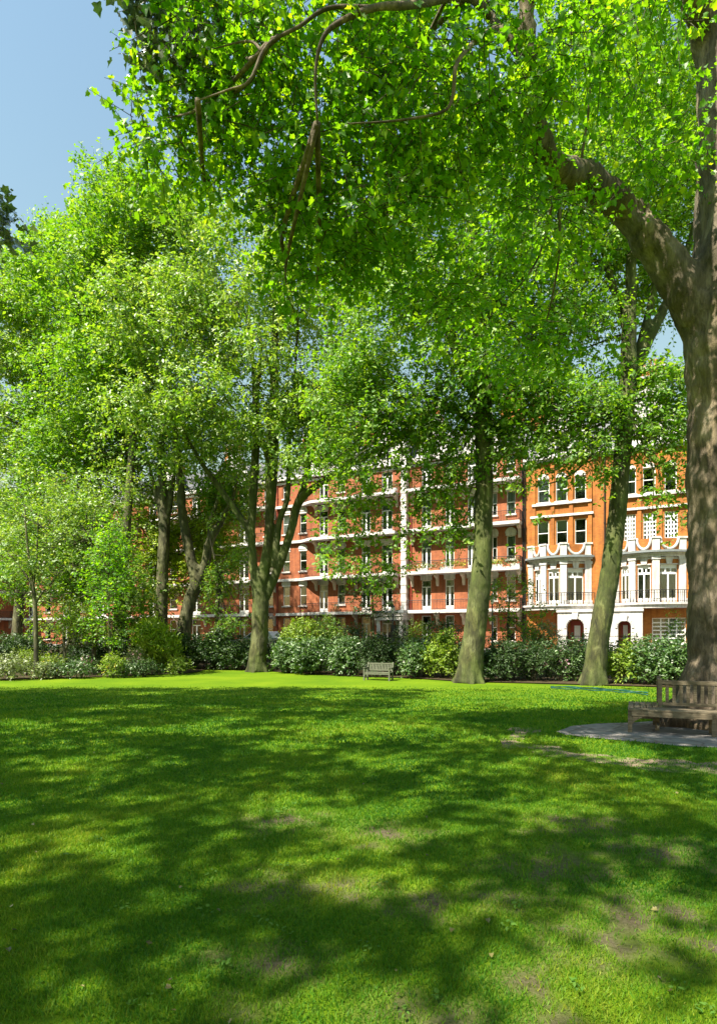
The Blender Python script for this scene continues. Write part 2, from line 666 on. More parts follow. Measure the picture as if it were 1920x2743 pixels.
def sprays(rng, clumps, per_m2, K, L, leaf, droop=.25, updown=.8, shell=.45, twig_r=.008):
    """leaves set along short twigs that fill ellipsoid clumps; returns arrays for leaf_object"""
    P, A, Nn, S, T, TW = [], [], [], [], [], []
    for (c, r) in clumps:
        c = np.array(c, float); r = np.array(r, float)
        area = 4 * math.pi * ((r[0] * r[1]) ** 1.6 / 3 + (r[0] * r[2]) ** 1.6 / 3 + (r[1] * r[2]) ** 1.6 / 3) ** (1 / 1.6)
        n = max(3, int(area * per_m2 / K))
        d = norm(rng.normal(size=(n, 3)))
        d[:, 2] = np.where(d[:, 2] < -.55, -d[:, 2], d[:, 2])
        rho = shell + (1 - shell) * rng.random(n) ** .6
        rho *= 1 + .18 * rng.normal(size=n)
        o = c + d * r * rho[:, None]
        a = norm(d * .7 + rng.normal(size=(n, 3)) * .55 + np.array([0, 0, -droop]))
        lat0 = norm(np.cross(a, np.array([0, 0, 1.]) + rng.normal(size=(n, 3)) * .3))
        ln = L * (0.6 + .8 * rng.random(n))
        base = rng.random(n) * .55
        for i in range(n):
            TW.append((o[i] - a[i] * ln[i] * .3, o[i] + a[i] * ln[i], twig_r))
        t = (np.arange(K) + .5) / K
        side = np.where(np.arange(K) % 2 == 0, 1., -1.)
        pos = o[:, None, :] + a[:, None, :] * (ln[:, None] * t[None, :])[:, :, None] + rng.normal(size=(n, K, 3)) * leaf * .35
        ax = a[:, None, :] * .5 + lat0[:, None, :] * side[None, :, None] * .85 + rng.normal(size=(n, K, 3)) * .4 + np.array([0, 0, -droop])
        nm = np.array([0, 0, 1.]) * updown * .8 + d[:, None, :] * .45 + rng.normal(size=(n, K, 3)) * .42
        P.append(pos.reshape(-1, 3)); A.append(ax.reshape(-1, 3)); Nn.append(nm.reshape(-1, 3))
        S.append(leaf * (.45 + .95 * rng.random(n * K) ** 1.4))
        T.append(np.clip(np.repeat(base, K) + rng.random(n * K) * .5, 0, 1))
    return np.concatenate(P), np.concatenate(A), np.concatenate(Nn), np.concatenate(S), np.concatenate(T), TW


CROWN_FILL = 1.9
CROWN_DENS = 1.9


def subclumps(rng, ells, size, fill=1.0):
    """break large crown ellipsoids into many leafy clumps near their surface"""
    out = []
    for (c, r) in ells:
        c = np.array(c, float); r = np.array(r, float)
        n = max(3, int(CROWN_FILL * fill * 2.2 * (r[0] * r[1] * r[2]) ** (2 / 3) / (size ** 2)))
        d = norm(rng.normal(size=(n, 3)))
        rho = .35 + .65 * rng.random(n) ** .5
        p = c + d * r * rho[:, None]
        s = size * (.6 + .7 * rng.random(n))
        for i in range(n):
            out.append((p[i], (s[i], s[i], s[i] * .62)))
    return out


def wood_object(name, mb, mat, parent, voxel=0, smooth_it=0, disp=0):
    o = mb.build(name, mat, parent, smooth=True)
    if voxel:
        m = o.modifiers.new('remesh', 'REMESH')
        m.mode = 'VOXEL'
        m.voxel_size = voxel
        m.use_smooth_shade = True
        if smooth_it:
            s = o.modifiers.new('smooth', 'SMOOTH')
            s.iterations = smooth_it
            s.factor = .5
        if disp:
            t = bpy.data.textures.new('bark_relief', 'CLOUDS')
            t.noise_scale = .35
            t.noise_depth = 4
            dm = o.modifiers.new('relief', 'DISPLACE')
            dm.texture = t
            dm.texture_coords = 'GLOBAL'
            dm.strength = disp
            dm.mid_level = .5
    return o


def limb_pts(path, sub=5, jit=0, rng=None):
    """path of (point, radius) -> smooth dense path"""
    q = [(*p, r) for p, r in path]
    s = spline(q, sub)
    return [Vector(a[:3]) for a in s], [max(.004, a[3]) for a in s]


def pxpath(D, pts, k=1.0):
    """[(px, py, width_px[, D])] -> [(point, radius)]"""
    out = []
    for p in pts:
        d = p[3] if len(p) > 3 else D
        out.append((at(p[0], p[1], d), p[2] * k / 2 / F * d))
    return out


def flare(p, rad, z0):
    """widen the foot of a trunk path"""
    return [r * (1 + .30 * math.exp(-max(0, q.z - z0) / .40)) for q, r in zip(p, rad)]


def make_tree(name, label, trunk, limbs, ells, csize, leafmat, barkmat, leaf, per_m2, seed, K=10, L=.7, template=T_SIMPLE,
              extra=(), voxel=.07, fill=1.0, roots=True, forks=None, group=None, disp=.05, droop=.25, autolimb=14, noauto=0, cat='tree', sm_it=6, tw=.008):
    """a tree: trunk with limbs (one mesh of wood) and a crown of leaves on twigs"""
    rng = np.random.default_rng(seed)
    tp, tr = limb_pts(trunk)
    base = tp[0].copy()
    t = thing(name, label, cat, base, 0, group)
    mb = MB()
    mb.xf = Matrix.Translation(-base)
    tr = flare(tp, tr, base.z)
    mb.tube(tp, tr, 14, wob=.10)
    if roots:
        for k in range(6):
            an = k * 1.05 + rng.random() * .5
            d = Vector((math.cos(an), math.sin(an), 0))
            r0 = tr[0]
            z0 = base.z
            e = base + d * r0 * (1.0 + .35 * rng.random())
            mb.tube([base + d * r0 * .35 + Vector((0, 0, r0 * 1.1)), base + d * r0 * .72 + Vector((0, 0, r0 * .35)), e + Vector((0, 0, -.06))],
                    [r0 * .40, r0 * .32, r0 * .14], 8)
    lms = []
    bb = MB()
    bb.xf = Matrix.Translation(-base)
    for lm in limbs:
        p, r = limb_pts(lm)
        cut = next((k for k, q in enumerate(r) if q < voxel * 1.5), len(r))
        if cut > 2:
            mb.tube(p[:cut + 1], r[:cut + 1], 10, wob=.08)
        if cut < len(r) - 1:
            k0 = max(0, cut - 1)
            bb.tube(p[k0:], r[k0:], 7, wob=.06)
        lms.append((p, r))
    wood_object('trunk', mb, barkmat, t, voxel, sm_it, disp)
    cl = subclumps(rng, ells, csize, fill) + [((*c,), (r, r, r * .65)) if not isinstance(r, tuple) else ((*c,), r) for c, r in extra]
    P, A, Nn, S, T, TW = sprays(rng, cl, per_m2 * CROWN_DENS, K, L, leaf, droop=droop, twig_r=tw)
    print('crown', label, len(P))
    # branches from the wood to the clumps
    wood = [q for p, r in lms for q in p[len(p) // 3:]] + tp[len(tp) * 3 // 5:]
    if autolimb:
        idx = rng.permutation(len(cl) - noauto)[:autolimb * 6]
        wa = np.array([tuple(q) for q in wood])
        for j, i in enumerate(idx):
            c = np.array(cl[i][0])
            dd = np.linalg.norm((wa - c) * np.array([1, 1, 1.25]) + np.array([0, 0, .8]), axis=1)
            k = int(np.argmin(dd))
            a = wa[k]
            if dd[k] > 9 or dd[k] < .6:
                continue
            ln = np.linalg.norm(c - a)
            mid = a * .5 + c * .5 + rng.normal(size=3) * ln * .08 + np.array([0, 0, -ln * .06])
            r0 = min(.075, .009 * ln + .008)
            p, r = limb_pts([(Vector(a), r0), (Vector(mid), r0 * .7), (Vector(c), r0 * .3)], 4)
            bb.tube(p, r, 5)
    if bb.v:
        bb.build('branches', barkmat, t, smooth=True).name = 'branch_sprays'
    leaf_object('crown', P, A, Nn, S, template, T, [leafmat, 'bark_twig'], t, TW, base)
    return t


# ================================================================== the setting
def flat(px, py):
    D = 1.81 * F / (py - HY)
    for _ in range(5):
        D = (H - gz((px - CX) / F * D, D)) * F / (py - HY)
    return ((px - CX) / F * D, D)


SPOTS = []
for dx, dy, rr in [(625, 2158, .17), (640, 1842, .3), (930, 2030, .22), (1430, 2052, .36), (1360, 2112, .26), (900, 2262, .13), (1010, 2285, .14), (1245, 2285, .14), (550, 2262, .10),
                   (1225, 1945, .30), (790, 1990, .2), (620, 1990, .26), (1590, 2130, .16), (1100, 2010, .2), (480, 2140, .10), (1480, 1912, .32), (1180, 2190, .16), (860, 1870, .3), (1300, 1850, .35)]:
    SPOTS.append((*flat(dx * 1.195, dy * 1.195), rr))


def worn(x, y):
    """0 = full turf, 1 = bare earth"""
    v = 0
    for a, b, r in SPOTS:
        d = math.hypot((x - a) * .75, y - b) / r
        if d < 2.2:
            v = max(v, 1.0 - .58 * d)
    if v <= 0:
        return 0
    n = noise.noise(Vector((x * 5, y * 5, 3))) * .6 + noise.noise(Vector((x * 14, y * 14, 7))) * .35
    return max(0, min(1, v * .8 + n))


def build_ground():
    rnd = lambda q: sorted(set(round(a, 3) for a in q))
    xs = rnd([-900, -500, -300, -200, -150, -110, -90] + list(np.arange(-75, 60, 1.5)) + list(np.arange(-24, 25, 1.0)) + list(np.arange(-5, 5.01, .08)) + [70, 90, 120, 150, 200, 300, 500, 900])
    ys = rnd([-900, -400, -150, -80, -40] + list(range(-20, 2, 4)) + list(np.arange(2, 8, .08)) + list(range(8, 50, 1)) + list(np.arange(50, 110, 1.5)) + [115, 130, 150, 200, 300, 500, 900, 1500])
    v = [(x, y, gz(x, y)) for y in ys for x in xs]
    nx = len(xs)
    f = [(j * nx + i, j * nx + i + 1, (j + 1) * nx + i + 1, (j + 1) * nx + i) for j in range(len(ys) - 1) for i in range(nx - 1)]
    mb = MB()
    mb.add(v, f)
    o = mb.build('lawn', 'lawn_grass', smooth=True)
    a = o.data.attributes.new('worn', 'FLOAT', 'POINT')
    a.data.foreach_set('value', np.array([worn(x, y) if y < 9 and abs(x) < 7 else 0 for x, y, z in v], np.float32))
    tag(o, kind='structure')


build_ground()


def drape(name, poly, mat, lift=.004, step=.5, kind='structure'):
    """a plan polygon laid over the ground as a fine grid sheet"""
    import bmesh
    bm = bmesh.new()
    vsx = [bm.verts.new((x, y, 0)) for x, y in poly]
    bm.faces.new(vsx)
    xs = [p[0] for p in poly]; ys = [p[1] for p in poly]
    for ax, lo, hi in ((0, min(xs), max(xs)), (1, min(ys), max(ys))):
        k = math.ceil(lo / step) * step
        while k < hi:
            co = (k, 0, 0) if ax == 0 else (0, k, 0)
            no = (1, 0, 0) if ax == 0 else (0, 1, 0)
            bmesh.ops.bisect_plane(bm, geom=bm.verts[:] + bm.edges[:] + bm.faces[:], plane_co=co, plane_no=no)
            k += step
    bmesh.ops.triangulate(bm, faces=bm.faces[:])
    for q in bm.verts:
        q.co.z = gz(q.co.x, q.co.y) + lift
    bmesh.ops.recalc_face_normals(bm, faces=bm.faces[:])
    me = bpy.data.meshes.new(name)
    bm.to_mesh(me)
    bm.free()
    if len(me.polygons) and sum(p.normal.z for p in me.polygons) < 0:
        me.flip_normals()
    me.materials.append(MATS[mat])
    o = bpy.data.objects.new(name, me)
    C.objects.link(o)
    return tag(o, kind=kind)


def edge_pt(px, py):
    D = 2.26 * F / (py - HY)
    return ((px - CX) / F * D, D)


EDGE = [edge_pt(*q) for q in [(-700, 1850), (-200, 1834), (0, 1826), (150, 1821), (300, 1816), (500, 1807), (545, 1797), (640, 1796), (760, 1805),
                              (900, 1814), (1100, 1821), (1250, 1830), (1500, 1838), (1750, 1849), (2100, 1862), (2600, 1880)]]


def fl(u, wd):                                   # facade coordinates -> ground plan
    p = P0 + UD * u + ND * wd
    return (p.x, p.y)


bed = spline([(x, y + .9, 0) for x, y in EDGE], 4)
bed_poly = [(q[0], q[1]) for q in bed] + [fl(40, 12.25), fl(-120, 12.25)]
drape('planting_bed', bed_poly, 'bed_soil', .05, 1.0)


def street():
    def strip(name, w0, w1, z0, z1, mat):
        mb = MB()
        mb.prism_z([fl(-120, w1), fl(60, w1), fl(60, w0), fl(-120, w0)][::1], z0, z1)
        o = mb.build(name, mat)
        tag(o, kind='structure')
    strip('pavement', -1, 2.6, -.3, STREET, 'pavement_slab')
    strip('kerb', 2.6, 2.75, -.3, STREET + .003, 'kerb_stone')
    strip('road', 2.75, 10.4, -.3, STREET - .12, 'asphalt')
    strip('kerb_garden_side', 10.4, 10.55, -.3, STREET + .003, 'kerb_stone')
    strip('pavement_garden_side', 10.55, 12.3, -.3, STREET, 'pavement_slab')


street()

# ================================================================== buildings
def wall_front(mb, u0, u1, z0, z1, ops, y=0.0, rev=.2):
    """a wall sheet with real openings and their reveals; ops = (u0, u1, z0, z1)"""
    us = sorted(set([u0, u1] + [a for o in ops for a in o[:2] if u0 < a < u1]))
    zs = sorted(set([z0, z1] + [a for o in ops for a in o[2:4] if z0 < a < z1]))
    for i in range(len(us) - 1):
        for j in range(len(zs) - 1):
            cu, cz = (us[i] + us[i + 1]) / 2, (zs[j] + zs[j + 1]) / 2
            if any(o[0] < cu < o[1] and o[2] < cz < o[3] for o in ops):
                continue
            mb.quad((us[i], y, zs[j]), (us[i + 1], y, zs[j]), (us[i + 1], y, zs[j + 1]), (us[i], y, zs[j + 1]))
    for a, b, c, d in ops:
        mb.quad((a, y, c), (a, y, d), (a, y + rev, d), (a, y + rev, c))
        mb.quad((b, y, d), (b, y, c), (b, y + rev, c), (b, y + rev, d))
        mb.quad((a, y, d), (b, y, d), (b, y + rev, d), (a, y + rev, d))
        mb.quad((a, y, c), (a, y + rev, c), (b, y + rev, c), (b, y, c))


wrng = random.Random(5)


def window(parent, u0, u1, z0, z1, style, y=0.0, xf=None, rev=.2, lintel=None, frame='paint_white'):
    """window > pane, curtain, sill, lintel"""
    f = MB(); f.xf = xf
    p = MB(); p.xf = xf
    yf = y + rev - .09
    t = .07
    du, dz = u1 - u0, z1 - z0
    if style == 'french':
        t = .085
    f.box(u0, u0 + t, yf, yf + .1, z0, z1)
    f.box(u1 - t, u1, yf, yf + .1, z0, z1)
    f.box(u0 + t, u1 - t, yf, yf + .1, z1 - t, z1)
    f.box(u0 + t, u1 - t, yf, yf + .1, z0, z0 + t)
    g = .035
    a, b = u0 + t, u1 - t
    if style == 'sash':
        zm = z0 + dz * .52
        f.box(a, b, yf - .015, yf + .085, zm - .035, zm + .035)
        if du > 1.3:
            f.box((a + b) / 2 - g / 2, (a + b) / 2 + g / 2, yf + .01, yf + .07, zm + .035, z1 - t)
    elif style == 'french':
        zt = z0 + dz * .77
        f.box(a, b, yf - .015, yf + .085, zt - .05, zt + .05)
        m = (a + b) / 2
        f.box(m - .09, m + .09, yf - .015, yf + .085, z0 + t, zt - .05)
        f.box(a, m - .09, yf, yf + .07, z0 + t, z0 + t + .32)
        f.box(m + .09, b, yf, yf + .07, z0 + t, z0 + t + .32)
    elif style == 'transom':                    # door-height light with three small panes above
        zt = z0 + dz * .76
        f.box(a, b, yf - .015, yf + .085, zt - .09, zt + .09)
        zq = zt + (z1 - t - zt) * .58
        f.box(a, b, yf + .005, yf + .06, zq, z1 - t)
        for k in (1, 2):
            x = a + (b - a) * k / 3
            f.box(x - .06, x + .06, yf, yf + .065, zt + .09, zq)
        m = (a + b) / 2
        f.box(m - .06, m + .06, yf - .012, yf + .08, z0 + t, zt - .09)
        f.box(a, m - .06, yf, yf + .07, z0 + t, z0 + t + .25)
        f.box(m + .06, b, yf, yf + .07, z0 + t, z0 + t + .25)
    elif style == 'lattice':
        for k in range(1, 4):
            x = a + (b - a) * k / 4
            f.box(x - .055, x + .055, yf, yf + .07, z0 + t, z1 - t)
        for k in range(1, 6):
            zz = z0 + t + (dz - 2 * t) * k / 6
            f.box(a, b, yf + .004, yf + .066, zz - .055, zz + .055)
    p.box(a - .01, b + .01, yf + .035, yf + .045, z0 + t - .01, z1 - t + .01)
    wo = f.build('window', frame, parent)
    p.build('pane', 'window_glass', wo)
    # what hangs behind the glass
    mode = wrng.random()
    cm = MB(); cm.xf = xf
    yc = yf + .16
    if style == 'transom' or mode < .35:
        n = 9
        for s0, s1 in ((a, a + (b - a) * .47), (a + (b - a) * .53, b)):
            for k in range(n):
                x0, x1 = s0 + (s1 - s0) * k / n, s0 + (s1 - s0) * (k + 1) / n
                o0, o1 = (.0, .05) if k % 2 else (.05, .0)
                cm.quad((x0, yc + o0, z0 + .05), (x1, yc + o1, z0 + .05), (x1, yc + o1, z1 - .06), (x0, yc + o0, z1 - .06))
        cm.build('curtain', 'curtain_cloth', wo)
    elif mode < .8:
        cm.box(a, b, yc, yc + .012, z0 + dz * wrng.choice((.35, .5, .6)), z1 - .06)
        cm.build('blind', 'curtain_cloth', wo)
    if style in ('sash', 'lattice'):
        s = MB(); s.xf = xf
        s.box(u0 - .12, u1 + .12, y - .14, y + rev - .1, z0 - .14, z0 - .003)
        s.build('sill', 'stucco', wo)
    if lintel == 'flat':
        s = MB(); s.xf = xf
        s.box(u0 - .1, u1 + .1, y - .05, y + .06, z1 + .003, z1 + .42)
        s.box(u0 - .17, u1 + .17, y - .12, y + .05, z1 + .423, z1 + .55)
        s.build('lintel', 'stucco', wo)
    elif lintel == 'pediment':
        s = MB(); s.xf = xf
        s.box(u0 - .1, u1 + .1, y - .05, y + .06, z1 + .003, z1 + .22)
        m = (u0 + u1) / 2
        r = du / 2 + .15
        s.prism_y([(m + r * math.cos(q * math.pi / 10), z1 + .223 + .55 * math.sin(q * math.pi / 10)) for q in range(11)], y - .1, y + .05)
        s.build('lintel', 'stucco', wo)
    elif lintel == 'arch':
        s = MB(); s.xf = xf
        m = (u0 + u1) / 2
        r = du / 2
        s.prism_y([(m + r * math.cos(q * math.pi / 12), z1 + .003 + r * .95 * math.sin(q * math.pi / 12)) for q in range(13)], y - .05, y + .06)
        s.build('lintel', 'stucco', wo)
    return wo


def railing(parent, pts, z0, h=.95, gap=.15, xf=None):
    """iron railing along a plan polyline"""
    m = MB(); m.xf = xf
    for i in range(len(pts) - 1):
        a, b = Vector(pts[i]), Vector(pts[i + 1])
        d = b - a
        n = max(1, int(d.length / gap))
        A, B = Vector((*a, z0)), Vector((*b, z0))
        for zz, t in ((h, .028), (.1, .018), (h * .8, .014)):
            m.tube([A + Vector((0, 0, zz)), B + Vector((0, 0, zz))], [t, t], 4)
        for k in range(n + 1):
            q = A + (B - A) * (k / n)
            t = .03 if k in (0, n) else .013
            m.tube([q, q + Vector((0, 0, h))], [t, t], 4)
    return m.build('railing', 'iron_black', parent)


def bracket(parent, u, y, z, L=.95, hgt=1.15, wd=.26):
    pr = [(y, z), (y - L, z), (y - L, z - .16), (y - L * .82, z - .30), (y - L * .5, z - .36), (y - L * .36, z - .55), (y - L * .30, z - .8), (y - .12, z - hgt), (y, z - hgt)]
    m = MB()
    m.prism_x(pr, u - wd / 2, u + wd / 2)
    m.build('bracket', 'stone_cream', parent, bevel=.02)


def chimney(parent, u, y, z0, z1, wu=2.2, wy=.9, pots=5, mat='brick_orange'):
    m = MB()
    m.box(u - wu / 2, u + wu / 2, y - wy / 2, y + wy / 2, z0, z1)
    o = m.build('chimney', mat, parent)
    c = MB()
    for zz in (z1 - .9, z1 - .05):
        c.box(u - wu / 2 - .12, u + wu / 2 + .12, y - wy / 2 - .12, y + wy / 2 + .12, zz, zz + .22)
    c.build('chimney_band', 'stucco', o)
    for k in range(pots):
        p = MB()
        x = u - wu / 2 + wu * (k + .5) / pots
        p.tube([(x, y, z1 + .15), (x, y, z1 + .5), (x, y, z1 + .85)], [.16, .13, .15], 10)
        p.build('chimney_pot', 'terracotta', o)


def pipe(parent, u, z0, z1, y=-.09, mat='iron_black', r=.06):
    m = MB()
    m.tube([(u, y, z0), (u, y, z1)], [r, r], 8)
    z = z0 + 1.5
    while z < z1:
        m.box(u - r * 1.7, u + r * 1.7, y - .02, y + .1, z, z + .06)
        z += 1.9
    m.build('drainpipe', mat, parent)


def body(parent, w_, z1, ops, mat, depth=10, roofz=24):
    m = MB()
    wall_front(m, 0, w_, STREET - .3, z1, ops)
    m.quad((0, 0, STREET - .3), (0, 0, z1), (0, depth, z1), (0, depth, STREET - .3))
    m.quad((w_, 0, z1), (w_, 0, STREET - .3), (w_, depth, STREET - .3), (w_, depth, z1))
    m.quad((0, depth, STREET - .3), (0, depth, z1), (w_, depth, z1), (w_, depth, STREET - .3))
    m.build('wall', mat, parent)
    b = MB()
    b.box(.05, w_ - .05, .75, .8, STREET, z1 - .1)
    b.build('room_backing', 'room_dark', parent)
    r = MB()
    r.prism_x([(.35, z1), (1.6, roofz - .4), (4.2, roofz), (depth - 1, roofz - .4), (depth, z1)], .02, w_ - .02)
    r.build('roof', 'slate', parent)


FLOORS = [(.5, 3.3), (4.33, 3.0), (8.15, 3.05), (12.35, 3.0), (16.35, 2.35)]


def gable(parent, u, w_, z0, h, y=-.06):
    """white stone Dutch gable with a window"""
    r = w_ / 2
    ol = [(u - r, z0), (u + r, z0), (u + r, z0 + h * .42), (u + r * .8, z0 + h * .5), (u + r * .62, z0 + h * .55), (u + r * .6, z0 + h * .74),
          (u + r * .5, z0 + h * .78)] + [(u + r * .5 * math.cos(q * math.pi / 8), z0 + h * .78 + h * .22 * math.sin(q * math.pi / 8)) for q in range(1, 8)] + \
         [(u - r * .5, z0 + h * .78), (u - r * .6, z0 + h * .74), (u - r * .62, z0 + h * .55), (u - r * .8, z0 + h * .5), (u - r, z0 + h * .42)]
    m = MB()
    m.prism_y(ol, y, y + .5)
    g = m.build('gable', 'stucco', parent)
    c = MB()
    c.box(u - r - .12, u + r + .12, y - .14, y - .003, z0 + h * .40, z0 + h * .47)
    c.box(u - r * .62, u + r * .62, y - .12, y - .003, z0 + h * .74, z0 + h * .79)
    for s in (-1, 1):
        c.box(u + s * r * .86 - .12, u + s * r * .86 + .12, y - .09, y - .003, z0, z0 + h * .40)
    c.build('gable_moulding', 'stucco', g)
    wm = MB()
    wm.box(u - .55, u + .55, y - .02, y - .004, z0 + .35, z0 + h * .38)
    wm.build('gable_window', 'room_dark', g)
    fm = MB()
    for x in (-.55, -.02, .51):
        fm.box(u + x, u + x + .045, y - .06, y - .022, z0 + .35, z0 + h * .38)
    fm.box(u - .505, u + .51, y - .055, y - .022, z0 + h * .24, z0 + h * .24 + .05)
    fm.build('gable_window_frame', 'paint_white', g)


def mansion(name, label, loc, rz, w_, frenches, sashes, balcony, gables, chims, pipes=(), group='red brick mansion blocks', curve=False, brackets=True,
            pilaster=None, porch=None, mat='brick_red'):
    t = thing(name, label, 'building', loc, rz, group)
    ops, wins = [], []
    for fi, (z, hh) in enumerate(FLOORS):
        for (a, b) in frenches:
            o = (a, b, z + .02, z + hh)
            ops.append(o); wins.append((o, 'french', 'flat' if fi in (1, 2, 3) else None))
        for (a, b) in sashes:
            o = (a, b, z + .8, z + hh - .05)
            ops.append(o); wins.append((o, 'sash', 'pediment' if fi in (1, 2, 3) else None))
    body(t, w_, 19.1, ops, mat, roofz=22.6)
    for o, st, li in wins:
        window(t, *o, st, lintel=li)
    # balconies, string courses and railings, storey by storey
    b0, b1 = balcony
    for fi, (z, hh) in list(enumerate(FLOORS))[1:]:
        dep = 1.15
        if curve:
            arc = [(0, -.25)]
            for k in range(9):
                q = k / 8
                arc.append((b0 - 2.2 + 2.2 * q, -.25 - (dep - .25) * sm(0, 1, q)))
            plan = [(0, 0)] + arc + [(b1, -dep), (b1, 0)]
        else:
            plan = [(b0, 0), (b0, -dep), (b1, -dep), (b1, 0)]
        m = MB()
        m.prism_z(plan, z - .2, z - .004)
        big = [(x, y - (.08 if y < 0 else 0)) for x, y in plan]
        m.prism_z(big, z - .31, z - .203)
        m.build('balcony', 'stucco', t)
        rl = [(x, y + .08) for x, y in plan[1:-1]]
        if curve:
            rl = rl[1:]
        railing(t, rl + [(b1, -.02)], z, .95)
        if brackets:
            n = max(2, int((b1 - b0) / 2.4))
            for k in range(n + 1):
                u = b0 + .2 + (b1 - b0 - .4) * k / n
                if any(a - .05 < u < b + .05 for a, b in frenches + sashes):
                    u = min([a - .3 for a, b in frenches + sashes] + [b + .3 for a, b in frenches + sashes], key=lambda q: abs(q - u))
                bracket(t, u, -.0, z - .313)
    m = MB()
    m.box(-.02, w_ + .02, -.16, -.003, 18.72, 18.95)
    m.box(-.06, w_ + .06, -.42, .3, 19.103, 19.38)
    m.box(-.05, w_ + .05, -.28, .2, 19.383, 19.55)
    m.build('cornice', 'stucco', t)
    for u, gw, gh in gables:
        gable(t, u, gw, 19.56, gh)
    for u, top in chims:
        chimney(t, u, 3.6, 21, top)
    for u, mt in pipes:
        pipe(t, u, STREET, 18.6, mat=mt)
    if pilaster:
        a, b = pilaster
        m = MB()
        m.box(a, b, -.62, -.003, STREET - .1, 23.6)
        z = 1.0
        while z < 23:
            m.box(a - .04, b + .04, -.66, -.01, z, z + .42)
            z += .84
        m.build('pilaster', 'stucco', t)
    if porch:
        a, b = porch
        m = MB()
        m.box(a - .15, b + .15, -2.3, -.01, 4.05, 4.3)
        p = m.build('porch', 'lead_grey', t)
        m = MB()
        m.box(a, b, -2.15, -.02, 3.35, 3.75)
        m.box(a - .1, b + .1, -2.25, -.015, 3.753, 3.85)
        m.box(a - .08, b + .08, -2.22, -.012, 3.90, 4.047)
        m.box(a + .02, b - .02, -2.12, -.02, 3.852, 3.898)
        m.build('entablature', 'stucco', p)
        for x in (a + .3, b - .3):
            m = MB()
            m.tube([(x, -1.85, STREET), (x, -1.85, 1.0), (x, -1.85, 3.34)], [.24, .23, .19], 14)
            m.box(x - .28, x + .28, -2.13, -1.57, STREET, STREET + .35)
            m.build('column', 'stucco', p)
        m = MB()
        m.box((a + b) / 2 - .7, (a + b) / 2 + .7, -.1, -.03, STREET, 2.9)
        m.build('door', 'door_dark', t)
    return t


def bp(px):                                      # building origin at the facade point under a photo column
    p = fP(px)
    return (p.x, p.y, 0)


def rel(px0, pairs):
    return [(U(a) - U(px0), U(b) - U(px0)) for a, b in pairs]


